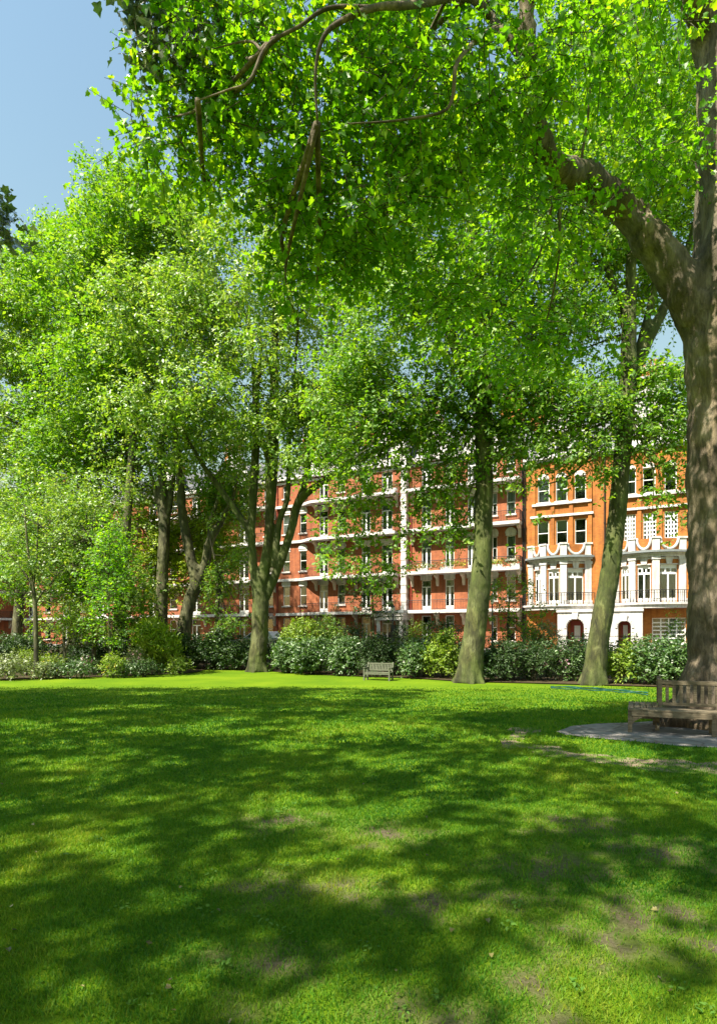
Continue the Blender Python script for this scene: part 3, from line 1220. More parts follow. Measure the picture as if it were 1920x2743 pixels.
def house(name, label, pxL, pxR, pil, w2, style2, w3, portico, gwin=None, style3='sash', gab=None, chims=()):
    """orange brick town house with a bowed white first floor"""
    w_ = U(pxR) - U(pxL)
    t = thing(name, label, 'building', bp(pxL), RZ, 'orange brick town houses')
    f = lambda x: U(x) - U(pxL)
    pu = [f(x) for x in pil]
    uL, uR = pu[0], pu[-1]
    ops, wins = [], []
    for a, b in w2:
        o = (f(a), f(b), 9.95, 12.2); ops.append(o); wins.append((o, style2, None))
    for a, b in w3:
        o = (f(a), f(b), 13.9, 16.0); ops.append(o); wins.append((o, style3, 'arch'))
    if gwin:
        o = (f(gwin[0]), f(gwin[1]), 1.2, 3.3); ops.append(o); wins.append((o, 'lattice', None))
    # hole behind the bow
    body(t, w_, 17.7, ops + [(uL + .3, uR - .3, 4.7, 8.2)], 'brick_orange', roofz=21.5)
    for o, st, li in wins:
        window(t, *o, st, lintel=li)
    # piers, strings
    m = MB()
    cs = sorted([f(x) for pr in w2 for x in pr])
    for k in range(0, len(cs) + 1, 2):
        x = cs[0] - .32 if k == 0 else cs[-1] + .32 if k == len(cs) else (cs[k - 1] + cs[k]) / 2
        m.box(x - .16, x + .16, -.14, -.003, 9.0, 17.5)
    m.build('pier', 'brick_orange', t)
    m = MB()
    x0, x1 = cs[0] - .6, cs[-1] + .6
    m.box(x0, x1, -.22, -.002, 12.50, 12.70)
    m.build('string_course', 'stucco', t)
    m = MB()
    m.box(x0 + .15, x1 - .15, -.25, -.002, 13.58, 13.78)
    m.build('sill_course', 'stucco', t)
    m = MB()
    m.box(-.02, w_ + .02, -.3, .2, 17.5, 17.72)
    m.box(-.03, w_ + .03, -.45, .3, 17.723, 17.95)
    m.build('cornice', 'stucco', t)
    # the bow
    mid = (uL + uR) / 2
    ch = (uR - uL) / 2
    sag = 1.0
    rad = (ch * ch + sag * sag) / (2 * sag)

    def arc(u, extra=0.0):
        return Vector((u, -(math.sqrt(max(0, (rad + extra) ** 2 - (u - mid) ** 2)) - (rad - sag)) - .05))

    bow = t
    pts = [arc(u) for u in pu]

    def ring(extra, z0, z1, mb, ov=.25):
        n = 16
        us = [uL - ov + (uR - uL + 2 * ov) * k / n for k in range(n + 1)]
        pl = [(u, min(-.004, arc(u, extra).y)) for u in us]
        mb.prism_z([(uL - ov, -.003)] + pl + [(uR + ov, -.003)], z0, z1)
    for i in range(len(pu) - 1):
        a, b = pts[i], pts[i + 1]
        d = b - a
        L = d.length
        xf = Matrix.Translation((a.x, a.y, 0)) @ Matrix.Rotation(math.atan2(d.y, d.x), 4, 'Z')
        g = .36
        o = (g, L - g, 4.62, 7.75)
        m = MB(); m.xf = xf
        wall_front(m, 0, L, 4.55, 8.3, [o], 0, .22)
        m.build('bow_wall', 'brick_orange', bow)
        window(bow, *o, 'transom', xf=xf, rev=.22)
        k = MB(); k.xf = xf
        c = L / 2
        k.prism_y([(c - .2, 7.72), (c + .2, 7.72), (c + .32, 8.42), (c - .32, 8.42)], -.12, .05)
        k.box(g - .05, L - g + .05, -.03, .1, 7.70, 7.78)
        k.box(.1, L - .1, -.04, .05, 8.16, 8.30)
        k.build('keystone', 'stucco', bow)
    for i, q in enumerate(pts):
        m = MB()
        a0 = pts[max(0, i - 1)]; a1 = pts[min(len(pts) - 1, i + 1)]
        d = a1 - a0
        m.xf = Matrix.Translation((q.x, q.y, 0)) @ Matrix.Rotation(math.atan2(d.y, d.x), 4, 'Z')
        m.box(-.27, .27, -.16, .14, 4.9, 8.12)
        m.box(-.33, .33, -.22, .16, 4.56, 4.9)
        m.box(-.33, .33, -.22, .16, 8.12, 8.34)
        m.build('pilaster', 'stucco', bow)
        m2 = MB(); m2.xf = m.xf
        m2.box(-.27, .27, -.20, .16, 8.9, 9.85)
        m2.box(-.34, .34, -.27, .2, 9.853, 10.0)
        m2.build('parapet_post', 'stucco', bow)
    m = MB()
    ring(.14, 8.345, 8.55, m)
    ring(.30, 8.553, 8.68, m, .4)
    m.build('frieze', 'stucco', bow)
    m = MB()
    ring(.52, 8.683, 8.86, m, .55)
    m.build('bow_cornice', 'lead_grey', bow)
    m = MB()
    ring(-.05, 8.862, 9.42, m, 0.0)
    m.build('parapet', 'brick_orange', bow)
    for i in range(len(pu) - 1):                # white swags between the posts
        a, b = pts[i], pts[i + 1]
        L = (b - a).length
        d = (b - a).normalized()
        nn = Vector((d.y, -d.x))
        m = MB()
        P = []
        for k in range(15):
            an = math.pi * (1 + k / 14)
            x = L / 2 + (L / 2 - .34) * math.cos(an)
            q = a + d * x + nn * .12
            P.append((q.x, q.y, 9.92 + .92 * math.sin(an)))
        m.tube(P, [.11] * 15, 8)
        m.build('swag', 'stucco', bow, smooth=True)
        m = MB()
        m.xf = Matrix.Translation((a.x, a.y, 0)) @ Matrix.Rotation(math.atan2(d.y, d.x), 4, 'Z')
        m.box(.28, L - .28, -.04, .12, 9.425, 9.88)
        m.build('parapet_panel', 'brick_orange', bow)
    # balcony
    m = MB()
    ring(.75, 4.38, 4.545, m, .75)
    ring(.60, 4.1, 4.377, m, .6)
    m.build('balcony', 'stucco', t)
    n = 14
    rl = [tuple(arc(uL - .6 + (uR - uL + 1.2) * k / n, .65)) for k in range(n + 1)]
    rl = [(x, min(y, -.1)) for x, y in rl]
    railing(t, rl, 4.55, 1.0, .17)
    # arched portico
    a, b, oa, ob = [f(x) for x in portico]
    m = MB()
    r = (ob - oa) / 2
    c = (oa + ob) / 2
    zs = 2.55
    arcp = [(c + r * math.cos(q * math.pi / 12), zs + r * math.sin(q * math.pi / 12)) for q in range(13)]
    m.prism_y([(ob, STREET), (b, STREET), (b, 4.09), (a, 4.09), (a, STREET), (oa, STREET)] + arcp[::-1], -1.5, -1.2)
    m.box(a, a + .3, -1.197, -.01, STREET, 4.09)
    m.box(b - .3, b, -1.197, -.01, STREET, 4.09)
    m.box(a - .08, b + .08, -1.62, -.005, 3.85, 4.05)
    p = m.build('portico', 'stucco', t)
    m = MB()
    for q in range(13):
        x, z = arcp[q]
        an = q * math.pi / 12
        m.box(x + .14 * math.cos(an) - .09, x + .14 * math.cos(an) + .09, -1.57, -1.503, z + .14 * math.sin(an) - .1, z + .14 * math.sin(an) + .1)
    m.prism_y([(c - .16, zs + r - .02), (c + .16, zs + r - .02), (c + .26, zs + r + .55), (c - .26, zs + r + .55)], -1.68, -1.575)
    m.build('arch_moulding', 'stucco', p)
    m = MB()
    m.box(c - r * .8, c + r * .8, -.06, -.004, STREET, 3.1)
    d = m.build('door', 'red_paint', t)
    m = MB()
    m.box(c - r * .35, c + r * .35, -.10, -.063, 1.5, 2.7)
    m.build('door_window', 'lamp_glass', d)
    m = MB()
    m.tube([(c + .35, -.12, 1.3), (c + .35, -.06, 1.3)], [.05, .03], 8)
    m.build('handle', 'alloy', d)
    for u, gw, gh in gab or ():
        gable(t, f(u), gw, 17.96, gh)
    for u, top in chims:
        chimney(t, f(u), 3.4, 19.5, top, 2.4)
    pipe(t, .08, STREET, 17.4)
    return t


house('terraced_house', 'orange brick house with sash windows above its white bow, between the straight and leaning trunks', 1404, 1617,
      (1424, 1461, 1513, 1574), [(1439, 1470), (1489, 1520), (1539, 1570)], 'sash', [(1440, 1471), (1488, 1519), (1538, 1569)],
      (1500, 1590, 1524, 1569), gab=[(1505, 4.2, 5.2)], chims=[(1440, 24.5)])
house('terraced_house', 'orange brick house with white lattice windows above its bow, left of the huge trunk', 1617, 2020,
      (1652, 1695, 1756, 1826), [(1671, 1702), (1722, 1757), (1779, 1815), (1905, 1940)], 'lattice', [(1672, 1703), (1721, 1755), (1779, 1812), (1905, 1940)],
      (1634, 1722, 1658, 1692), gwin=(1746, 1836), gab=[(1740, 4.6, 5.4)], chims=[(1738, 25.6)])
o = 1094
mansion('mansion_block', 'red brick mansion block with leafy balcony planters, behind the straight mossy trunk', bp(o), RZ, U(1404) - U(o),
        rel(o, [(1129, 1154), (1192, 1216), (1252, 1274)]), rel(o, [(1318, 1331), (1357, 1380)]), (.25, U(1398) - U(o)),
        [(U(1160) - U(o), 3.4, 4.2), (U(1290) - U(o), 3.4, 4.2)], [(1.2, 25.5), (9.6, 25.5)], [(U(1401) - U(o), 'iron_black'), (.3, 'red_paint')], mat='brick_red')
o = 742
mansion('mansion_block', 'red brick mansion block with tall white corner pilaster and grey porch, above the far bench', bp(o), RZ, U(1094) - U(o) - .01,
        rel(o, [(855, 878), (968, 992), (1022, 1051)]), rel(o, [(758, 776), (803, 821), (904, 924)]), (U(850) - U(o), U(1069) - U(o)),
        [(U(870) - U(o), 3.4, 3.6), (U(1035) - U(o), 3.6, 4.4)], [(2.5, 25), (9.5, 25.5)], [(.1, 'red_paint'), (U(1076) - U(o), 'red_paint')], curve=True,
        pilaster=(U(1080) - U(o), U(1093) - U(o)), porch=(U(1027) - U(o), U(1100) - U(o)))
o = 380
ww = U(742) - U(o) - .01
fr = [(1.2 + k * 3.6, 2.6 + k * 3.6) for k in range(0, 6, 2)]
sa = [(1.2 + k * 3.6, 2.4 + k * 3.6) for k in range(1, 6, 2)]
mansion('mansion_block', 'red brick mansion block glimpsed between the forked trunk and the many-stemmed tree', bp(o), RZ, ww, fr, sa, (.8, ww - .5),
        [(5, 3.6, 4), (15, 3.6, 4)], [(2.5, 25), (12, 25.5)], [(.3, 'red_paint')])
o = 60
ww = U(380) - U(o) - .01
fr = [(1.4 + k * 3.7, 2.8 + k * 3.7) for k in range(0, 6, 2)]
sa = [(1.4 + k * 3.7, 2.6 + k * 3.7) for k in range(1, 6, 2)]
mansion('mansion_block', 'pinkish brick mansion block showing low behind the slender young tree at the left', bp(o), RZ, ww, fr, sa, (.8, ww - .5),
        [(6, 3.6, 3)], [(4, 25)], [(.3, 'red_paint')])
mansion('mansion_block', 'brick mansion block with white trim at the left edge, beyond the young tree', (-60, 70, 0), R(62), 21,
        fr[:3], sa[:2], (.8, 20), [(6, 3.6, 3), (16, 3.6, 3)], [(4, 25)], [])


# ================================================================== trees
def ell(px, py, D, rpx, rpy, rd=None):
    """crown ellipsoid from its place and half-size in the photo"""
    c = at(px, py, D)
    rx, rz = rpx / F * D, rpy / F * D
    return (tuple(c), (rx, rd if rd else (rx + rz) / 2 * .9, rz))


def gp(px, py):
    """ground point under a photo pixel on the far lawn"""
    x, y = edge_pt(px, py)
    return Vector((x, y, gz(x, y) - .05))


def trunk_from(px, py, path, wpx):
    b = gp(px, py)
    return [(b, wpx / 2 / F * b.y)] + pxpath(b.y, path)


# --- the great plane at the right, with the bench round its foot
BT = Vector((7.5, 12.2, -.05))
big_trunk = [(BT, .84), (Vector((7.5, 12.2, 1.4)), .80), (Vector((7.52, 12.2, 4.5)), .76), (Vector((7.50, 12.2, 7.6)), .82), (Vector((7.55, 12.2, 9.2)), .76),
             (Vector((7.52, 12.25, 11.5)), .58), (Vector((7.5, 12.4, 15.0)), .5), (Vector((7.8, 12.8, 20)), .3), (Vector((7.6, 13, 24)), .1)]
lim = [pxpath(12.2, [(1900, 900, 120), (1835, 775, 112), (1742, 645, 92), (1672, 560, 82), (1570, 478, 78, 11.2), (1480, 440, 72, 10.4), (1436, 330, 60, 9.9),
                     (1415, 150, 54, 9.5), (1408, -60, 48, 9.2), (1380, -300, 30, 9), (1300, -500, 12, 8.6)])]
lim += [pxpath(9.4, [(1416, 165, 44), (1352, 95, 30), (1300, 30, 26), (1250, -10, 22, 8), (1100, 12, 20, 7), (1010, 18, 17, 6.7), (925, 50, 15, 6.6), (868, 95, 12, 6.6), (845, 190, 9, 6.7), (850, 330, 5, 6.9)])]
lim += [pxpath(6.9, [(1330, 75, 16, 8.6), (1290, 95, 14, 7.6), (1225, 165, 12), (1212, 260, 10), (1180, 300, 8), (1060, 322, 6), (930, 330, 3)])]
lim += [pxpath(6.7, [(1000, 18, 12), (880, 20, 11), (800, 70, 10), (715, 120, 9), (668, 215, 8), (610, 240, 6), (530, 268, 4)])]
lim += [pxpath(12.4, [(1900, 120, 70), (1800, -150, 60, 11), (1600, -420, 50, 9), (1400, -700, 30, 8)])]
lim += [[(Vector((7.5, 12.3, 10)), .4), (Vector((9.5, 14, 14)), .3), (Vector((11, 16, 19)), .12)],
        [(Vector((7.5, 12.2, 12)), .34), (Vector((8.5, 9.5, 15.5)), .22), (Vector((9, 6, 18)), .08)]]
near = []
nrng = np.random.default_rng(3)
# leafy clumps that hang in the top of the picture
for (x0, x1, y0, y1, n, d0, d1, r) in [(440, 720, 60, 420, 15, 7.4, 9.6, .6), (400, 680, 300, 560, 10, 8, 10.2, .55), (560, 1000, -60, 300, 17, 7, 9.6, .7),
                                       (700, 1100, 250, 620, 18, 7.8, 10.4, .7), (760, 1010, 560, 860, 11, 9, 11.2, .7), (1000, 1420, -80, 300, 18, 7.4, 10.4, .75),
                                       (1050, 1450, 300, 620, 14, 8.2, 11, .7), (1420, 1860, -80, 260, 15, 7.8, 11.8, .75), (1500, 1860, 220, 480, 10, 9.6, 12.6, .7),
                                       (1150, 1500, 560, 900, 11, 10, 13.4, .75), (1300, 1640, 700, 1050, 7, 11, 14, .65)]:
    for k in range(n):
        px, py, D = nrng.uniform(x0, x1), nrng.uniform(y0, y1), nrng.uniform(d0, d1)
        near.append((at(px, py, D), r * nrng.uniform(.65, 1.25)))

# unseen leaf clumps added overhead to throw the dappled shade on the lawn
shade = {'over': [], 'left': [], 'big': []}


def shade_p(x, y):
    if y < 1545: return 0
    if y < 1605:
        if x < 700: return .9
        if x < 950: return .5
        return .8 if y > 1588 and x < 1460 else .05
    if y < 1650: return .3 if x < 900 else .75
    if y < 1720: return .8 if x < 1200 else .7
    if y < 1830: return .7 if x < 450 else .4 if x < 1050 else .5
    if y < 1980: return .85 if x < 450 else .45 if x < 900 else .6
    if y < 2120: return .9 if x < 300 else .75 if x < 850 else .4
    return .65 if x < 450 else .15


gy = 2.4
while gy < 26:
    st = .58 + .02 * gy
    gx = -.64 * gy - 1.5
    while gx < .64 * gy + 1.5:
        x, y = gx + nrng.uniform(-.4, .4), gy + nrng.uniform(-.4, .4)
        gx += st
        px = (CX + F * x / y) / 1.195
        py = (HY + F * (H - gz(x, y)) / y) / 1.195
        if nrng.random() > shade_p(px, py) * 1.3 * (1.0 + 1.2 * noise.noise(Vector((x * .42, y * 1.5, 31)))):
            continue
        z = max(12.2, 3.4 + .72 * y) + nrng.uniform(0, 1.2)
        q = Vector((x, y, 0)) + Vector((SUN.x, SUN.y, SUN.z)) * (z / SUN.z)
        e = (q, st * .68 * nrng.uniform(.55, 1.2))
        shade['left' if q.x < -11.5 else 'big' if (y > 10.5 and q.x > -8) else 'over'].append(e)
    gy += st
big = make_tree('plane_tree', 'huge plane tree with bare trunk and one thick bent limb, behind the slatted bench', big_trunk, lim,
                [((9.5, 14, 18.5), (5, 4.5, 4.5))], 1.5, 'leaf_plane', 'bark_grey', .092, 34, 7, K=11, L=.45,
                template=T_PLANE, extra=near + shade['big'], noauto=len(shade['big']), voxel=.06, forks=None, disp=.16, droop=.35, autolimb=5, fill=.55, sm_it=8, tw=.007)

def scatter(seed, boxes):
    rg = np.random.default_rng(seed)
    out = []
    for (x0, x1, y0, y1, n, d0, d1, r) in boxes:
        for k in range(n):
            out.append((at(rg.uniform(x0, x1), rg.uniform(y0, y1), rg.uniform(d0, d1)), r * rg.uniform(.65, 1.25)))
    return out


# --- straight plane right of the far bench
make_tree('plane_tree', 'straight mossy plane trunk rising from the lawn just right of the far bench',
          trunk_from(1257, 1828, [(1260, 1780, 66), (1270, 1700, 60), (1284, 1590, 57), (1292, 1480, 52), (1296, 1300, 48), (1294, 1100, 46), (1284, 900, 42), (1270, 700, 35), (1262, 450, 26), (1270, 250, 12)], 66),
          [pxpath(30, [(1285, 1080, 40), (1230, 950, 34), (1185, 830, 26), (1150, 640, 16), (1120, 450, 6)]),
           pxpath(30, [(1280, 900, 40), (1340, 760, 28), (1390, 600, 20), (1420, 450, 8)]),
           pxpath(30, [(1290, 1150, 22), (1190, 1080, 16), (1110, 1060, 10), (1040, 1100, 5)]),
           pxpath(30, [(1288, 1200, 20), (1350, 1120, 14), (1430, 1100, 8), (1500, 1130, 4)])],
          [ell(1180, 640, 29, 210, 300, 5), ell(1330, 480, 30, 230, 270, 5), ell(1060, 900, 29.5, 150, 170, 3.5), ell(1380, 880, 29, 190, 170, 4), ell(1230, 960, 27, 150, 130, 3), ell(1120, 1100, 29, 140, 75, 2.5), ell(1340, 1090, 28, 120, 90, 2.5), ell(960, 1080, 31, 110, 110, 3)], 1.25,
          'leaf_far', 'bark_olive', .21, 11, 21, K=10, L=.8, template=T_OVAL,
          extra=[(at(1000, 1150, 30), .9), (at(960, 1230, 31), .8), (at(985, 1330, 31), .8), (at(940, 1400, 31), .8), (at(1000, 1420, 31.5), .7), (at(1160, 1180, 29), .9),
                 (at(1120, 1250, 29), .7), (at(1170, 1320, 30), .7), (at(1150, 1400, 30), .65), (at(1100, 1370, 30), .6), (at(1380, 1130, 28), 1.), (at(1450, 1180, 28), .8), (at(1210, 1430, 30), .5), (at(930, 1290, 32), .9), (at(960, 1370, 32), .8), (at(900, 1450, 32), .8), (at(1000, 1490, 32), .8), (at(950, 1530, 32), .8), (at(880, 1340, 32), .7), (at(1130, 1330, 30), .8), (at(1185, 1350, 30), .8), (at(1225, 1375, 30), .7), (at(1110, 1390, 30), .7), (at(1150, 1440, 30), .55), (at(1060, 1250, 31), .7), (at(1045, 1330, 31), .5), (at(1110, 1210, 29), .8), (at(1200, 1240, 29.5), .7), (at(1010, 1230, 31), .8), (at(900, 1240, 33), .8), (at(860, 1400, 33), .6), (at(925, 1360, 32), .7), (at(975, 1450, 32), .7), (at(890, 1540, 33), .6), (at(1210, 1310, 29.5), .6), (at(1090, 1300, 30), .6), (at(1240, 1250, 28.5), .7)]
          + scatter(2, [(870, 1400, 1010, 1235, 50, 28, 32, .95), (820, 1410, 1130, 1300, 54, 28, 31.5, .65), (880, 1075, 1230, 1590, 34, 31, 33, .7), (1100, 1255, 1230, 1470, 22, 29, 30.5, .7), (1320, 1410, 1150, 1300, 5, 28, 29, .6)]),
          autolimb=12, voxel=.07)

# --- leaning plane
make_tree('plane_tree', 'slim plane trunk leaning to the right in front of the orange houses',
          trunk_from(1590, 1836, [(1595, 1780, 56), (1606, 1690, 54), (1631, 1550, 51), (1650, 1400, 48), (1664, 1250, 44), (1676, 1100, 44), (1682, 1010, 44), (1684, 860, 36), (1690, 740, 28), (1690, 520, 16)], 60),
          [pxpath(28, [(1680, 1040, 40), (1725, 930, 34), (1775, 830, 26), (1830, 700, 18), (1880, 520, 8)]),
           pxpath(28, [(1684, 900, 26), (1640, 760, 20), (1600, 600, 14), (1560, 400, 6)]),
           pxpath(28, [(1705, 960, 22), (1760, 740, 18), (1790, 560, 12), (1800, 350, 5)]),
           pxpath(28, [(1680, 1060, 16), (1770, 1010, 12), (1850, 1020, 8), (1920, 1060, 4)])],
          [ell(1610, 480, 28, 230, 260, 5), ell(1780, 620, 29, 160, 220, 5), ell(1560, 800, 29, 160, 190, 4), ell(1760, 420, 31, 210, 260, 5), ell(1510, 1080, 27.5, 130, 95, 2.5), ell(1800, 1100, 27, 70, 110, 2)], 1.15,
          'leaf_far', 'bark_olive', .21, 11, 33, K=10, L=.8, template=T_OVAL,
          extra=[(at(1560, 1080, 27), 1.05), (at(1500, 1120, 27), .9), (at(1430, 1090, 27), .9), (at(1500, 1200, 27), .75), (at(1590, 1200, 27), .65), (at(1430, 1250, 27), .55),
                 (at(1740, 1120, 27), .75), (at(1800, 1160, 27), .8), (at(1850, 1230, 27), .7), (at(1760, 1210, 27), .55), (at(1835, 1330, 27), .6), (at(1850, 1420, 27), .5), (at(1545, 1310, 27), .4),
                 (at(1430, 1400, 27), .35), (at(1425, 1480, 27), .3), (at(1620, 1040, 27), .9), (at(1830, 1060, 27), .8), (at(1450, 1200, 27), .8), (at(1560, 1160, 27), .9), (at(1400, 1180, 27.5), .8), (at(1530, 1250, 27), .5), (at(1480, 1260, 27), .45), (at(1610, 1130, 27), .8), (at(1760, 1170, 26.5), .6), (at(1830, 1180, 26.5), .6), (at(1590, 1280, 26.5), .5), (at(1790, 1260, 26.5), .4), (at(1850, 1280, 26.5), .5), (at(1420, 1330, 27), .4), (at(1845, 1380, 26.5), .45)]
          + scatter(3, [(1400, 1860, 980, 1215, 36, 26.5, 29, .9), (1400, 1870, 1070, 1265, 46, 26, 28.5, .6), (1400, 1640, 1190, 1330, 20, 26, 28, .5), (1720, 1870, 1190, 1400, 15, 26, 27.5, .5)]),
          autolimb=12, voxel=.06)

# --- many-stemmed plane left of the far bench
b4 = gp(690, 1800)
D4 = b4.y
make_tree('plane_tree', 'many-stemmed plane tree whose trunk splits low, left of the far bench',
          trunk_from(690, 1800, [(690, 1760, 48), (696, 1690, 45), (698, 1620, 46), (700, 1570, 38), (715, 1480, 27), (722, 1400, 25), (728, 1250, 34), (735, 1100, 28), (735, 900, 20), (745, 700, 8)], 46),
          [pxpath(D4, [(688, 1600, 30), (677, 1500, 29), (674, 1420, 27), (680, 1300, 30), (686, 1150, 26), (680, 1000, 18), (660, 800, 8)], .80),
           pxpath(D4, [(708, 1610, 30), (750, 1510, 30), (780, 1420, 28), (800, 1345, 30), (850, 1300, 24, 36.5), (930, 1250, 20, 35.5), (1028, 1200, 17, 34.5), (1085, 1165, 13, 34), (1140, 1140, 8, 33.5)], .80),
           pxpath(D4, [(800, 1345, 26), (822, 1270, 20), (832, 1200, 17), (850, 1080, 14), (880, 960, 6)], .80),
           pxpath(D4, [(678, 1440, 28), (640, 1380, 24), (590, 1310, 20), (540, 1240, 16), (500, 1170, 10), (440, 1060, 4)], .80),
           pxpath(D4, [(735, 1520, 26), (748, 1400, 22), (770, 1330, 18), (775, 1180, 14), (790, 1000, 10), (800, 800, 4)], .80),
           pxpath(D4, [(728, 1280, 20), (690, 1100, 14), (700, 950, 8), (690, 800, 4)], .80)],
          [ell(680, 760, D4, 260, 220, 6), ell(480, 900, D4, 180, 200, 5), ell(840, 930, D4 - 2, 190, 200, 5), ell(620, 1080, D4 - 1, 200, 130, 5), ell(430, 1130, D4 - 2, 110, 110, 3), ell(860, 1130, D4, 90, 90, 3)], 1.4,
          'leaf_pale', 'bark_olive', .23, 10, 44, K=10, L=.85, template=T_OVAL,
          extra=[(at(560, 1250, D4), 1.2), (at(470, 1280, D4), 1.1), (at(600, 1400, D4 + 1), .9), (at(820, 1190, D4), .8), (at(640, 1280, D4), .9)] + scatter(7, [(710, 930, 1050, 1260, 58, 33.5, 37, .9), (560, 700, 1230, 1380, 6, 38.5, 40, .7)]), autolimb=16, voxel=.055)

# --- forked tree further left
DF = 43.0
bf = Vector(((490 - CX) / F * DF, DF, gz((490 - CX) / F * DF, DF) - .05))
make_tree('plane_tree', 'plane tree with a curved trunk forked like a Y, next to the straight dark trunk',
          [(bf, .62)] + pxpath(DF, [(492, 1690, 40), (508, 1610, 34), (526, 1560, 36), (512, 1500, 28), (500, 1440, 26), (488, 1370, 24), (482, 1280, 22), (470, 1150, 16), (450, 980, 8)]),
          [pxpath(DF, [(526, 1570, 30), (550, 1510, 26), (562, 1450, 24), (590, 1400, 18), (620, 1340, 12), (640, 1270, 6)]),
           pxpath(DF, [(562, 1450, 18), (566, 1390, 14), (585, 1330, 9), (590, 1250, 4)])],
          [ell(420, 760, DF + 2, 210, 220, 6), ell(330, 1000, DF + 1, 160, 190, 5), ell(560, 1200, DF + 2, 120, 130, 4), ell(620, 1330, DF + 3, 80, 110, 2.5)], 1.5, 'leaf_far', 'bark_pale', .25, 9, 55, K=10, L=.9,
          template=T_SIMPLE, autolimb=10, voxel=.08, extra=[(at(600, 1480, DF + 2), 1.0), (at(470, 1580, DF + 3), 1.0), (at(560, 1620, DF + 2), .8)])
DS = 45.0
bs = Vector(((432 - CX) / F * DS, DS, gz((432 - CX) / F * DS, DS) - .05))
make_tree('plane_tree', 'straight dark-trunked plane tree behind the feathery light green shrub',
          [(bs, .66)] + pxpath(DS, [(432, 1650, 34), (436, 1530, 31), (440, 1420, 30), (438, 1330, 26), (430, 1200, 20), (420, 1000, 8)]),
          [pxpath(DS, [(440, 1420, 20), (424, 1350, 15), (410, 1290, 10), (390, 1200, 4)]), pxpath(DS, [(446, 1410, 18), (458, 1330, 14), (470, 1250, 8), (480, 1150, 4)])],
          [ell(280, 800, DS + 3, 170, 190, 6), ell(380, 1200, DS + 2, 120, 160, 4), ell(250, 1180, DS + 2, 130, 170, 4)], 1.5, 'leaf_far', 'bark_pale', .26, 9, 66, K=10, L=.9,
          autolimb=10, voxel=.08, extra=[(at(330, 1420, DS), 1.0)])

# --- trees closing the left side
for i, (px, D, tops, lab, mat_, seed) in enumerate([
        (40, 52, [ell(30, 860, 52, 170, 170, 6), ell(60, 1080, 52, 190, 180, 6), ell(-60, 760, 54, 120, 110, 5), ell(30, 1290, 50, 130, 130, 4), ell(60, 1450, 47, 120, 90, 3)], 'broad pale tree filling the left edge below the patch of sky', 'leaf_pale', 71),
        (190, 50, [ell(170, 820, 50, 120, 170, 5), ell(180, 700, 52, 70, 100, 4), ell(190, 1050, 49, 130, 170, 5), ell(190, 1290, 47, 130, 130, 3.5), ell(170, 1480, 45, 130, 100, 3)], 'tall yellow-green tree rising just right of the patch of sky', 'leaf_far', 72),
        (310, 41, [ell(330, 640, 42, 110, 190, 5), ell(290, 800, 41, 110, 170, 4), ell(420, 560, 40, 120, 130, 4), ell(330, 960, 40, 110, 150, 4)], 'tall bright tree standing behind the near hanging leaves at upper left', 'leaf_far', 73)]):
    b = Vector(((px - CX) / F * D, D, gz((px - CX) / F * D, D) - .05))
    make_tree('broadleaf_tree', lab, [(b, .5)] + [(Vector((b.x + .3 * k, D, b.z + k * 4.0)), .5 - .07 * k) for k in range(1, 6)],
              [], tops, 1.6, mat_, 'bark_pale', .28, 9, seed, K=10, L=.95, voxel=.1, autolimb=10, roots=False, group='trees along the far left')

# --- slender young trees in the border
def gpt(px, D):
    x = (px - CX) / F * D
    return Vector((x, D, gz(x, D) - .05))


bS = gpt(97, 32.5)
make_tree('young_tree', 'slender young tree with a thin pale stem and airy crown in the left border',
          [(bS, .14)] + pxpath(32.5, [(97, 1740, 12), (94, 1620, 11), (86, 1560, 9), (78, 1500, 7), (70, 1420, 5), (66, 1350, 3)]),
          [pxpath(32.5, [(94, 1620, 7), (112, 1590, 5), (140, 1560, 4), (160, 1530, 2)]), pxpath(32.5, [(86, 1565, 7), (62, 1530, 5), (40, 1500, 4), (20, 1480, 2)]),
           pxpath(32.5, [(88, 1575, 7), (98, 1500, 5), (100, 1440, 4), (104, 1380, 2)])],
          [ell(80, 1430, 32.5, 110, 95, 2), ell(40, 1510, 32.5, 70, 50, 1.5), ell(140, 1520, 32.5, 70, 50, 1.5)], .75, 'leaf_pale', 'bark_pale', .15, 9, 81, K=8, L=.5,
          voxel=.02, autolimb=10, roots=False, disp=0, tw=.006, sm_it=2, fill=.75)
bS = gpt(296, 33)
make_tree('young_tree', 'dense rich green young tree on a single thin stem in the flower border',
          [(bS, .11)] + pxpath(33, [(296, 1760, 8), (294, 1700, 7), (292, 1620, 5), (290, 1540, 3)]), [],
          [ell(300, 1600, 33, 80, 130, 1.6), ell(300, 1480, 33.5, 60, 90, 1.4)], .75, 'leaf_plane', 'bark_pale', .16, 14, 82, K=8, L=.5, voxel=.02, autolimb=8, roots=False, disp=0, sm_it=2, tw=.006)
bS = gpt(173, 34.5)
make_tree('young_tree', 'low spreading young tree with a forked whitish stem in the left border',
          [(bS, .12)] + pxpath(34.5, [(174, 1760, 9), (172, 1730, 8), (168, 1690, 5)]), [pxpath(34.5, [(173, 1745, 7), (182, 1725, 5), (186, 1690, 3)])],
          [ell(175, 1655, 34.5, 90, 45, 1.8), ell(250, 1690, 34.5, 60, 30, 1.4)], .7, 'leaf_bright', 'bark_pale', .16, 11, 83, K=8, L=.5, voxel=.02, autolimb=8, roots=False, disp=0, sm_it=2, tw=.006)
bS = gpt(200, 40)
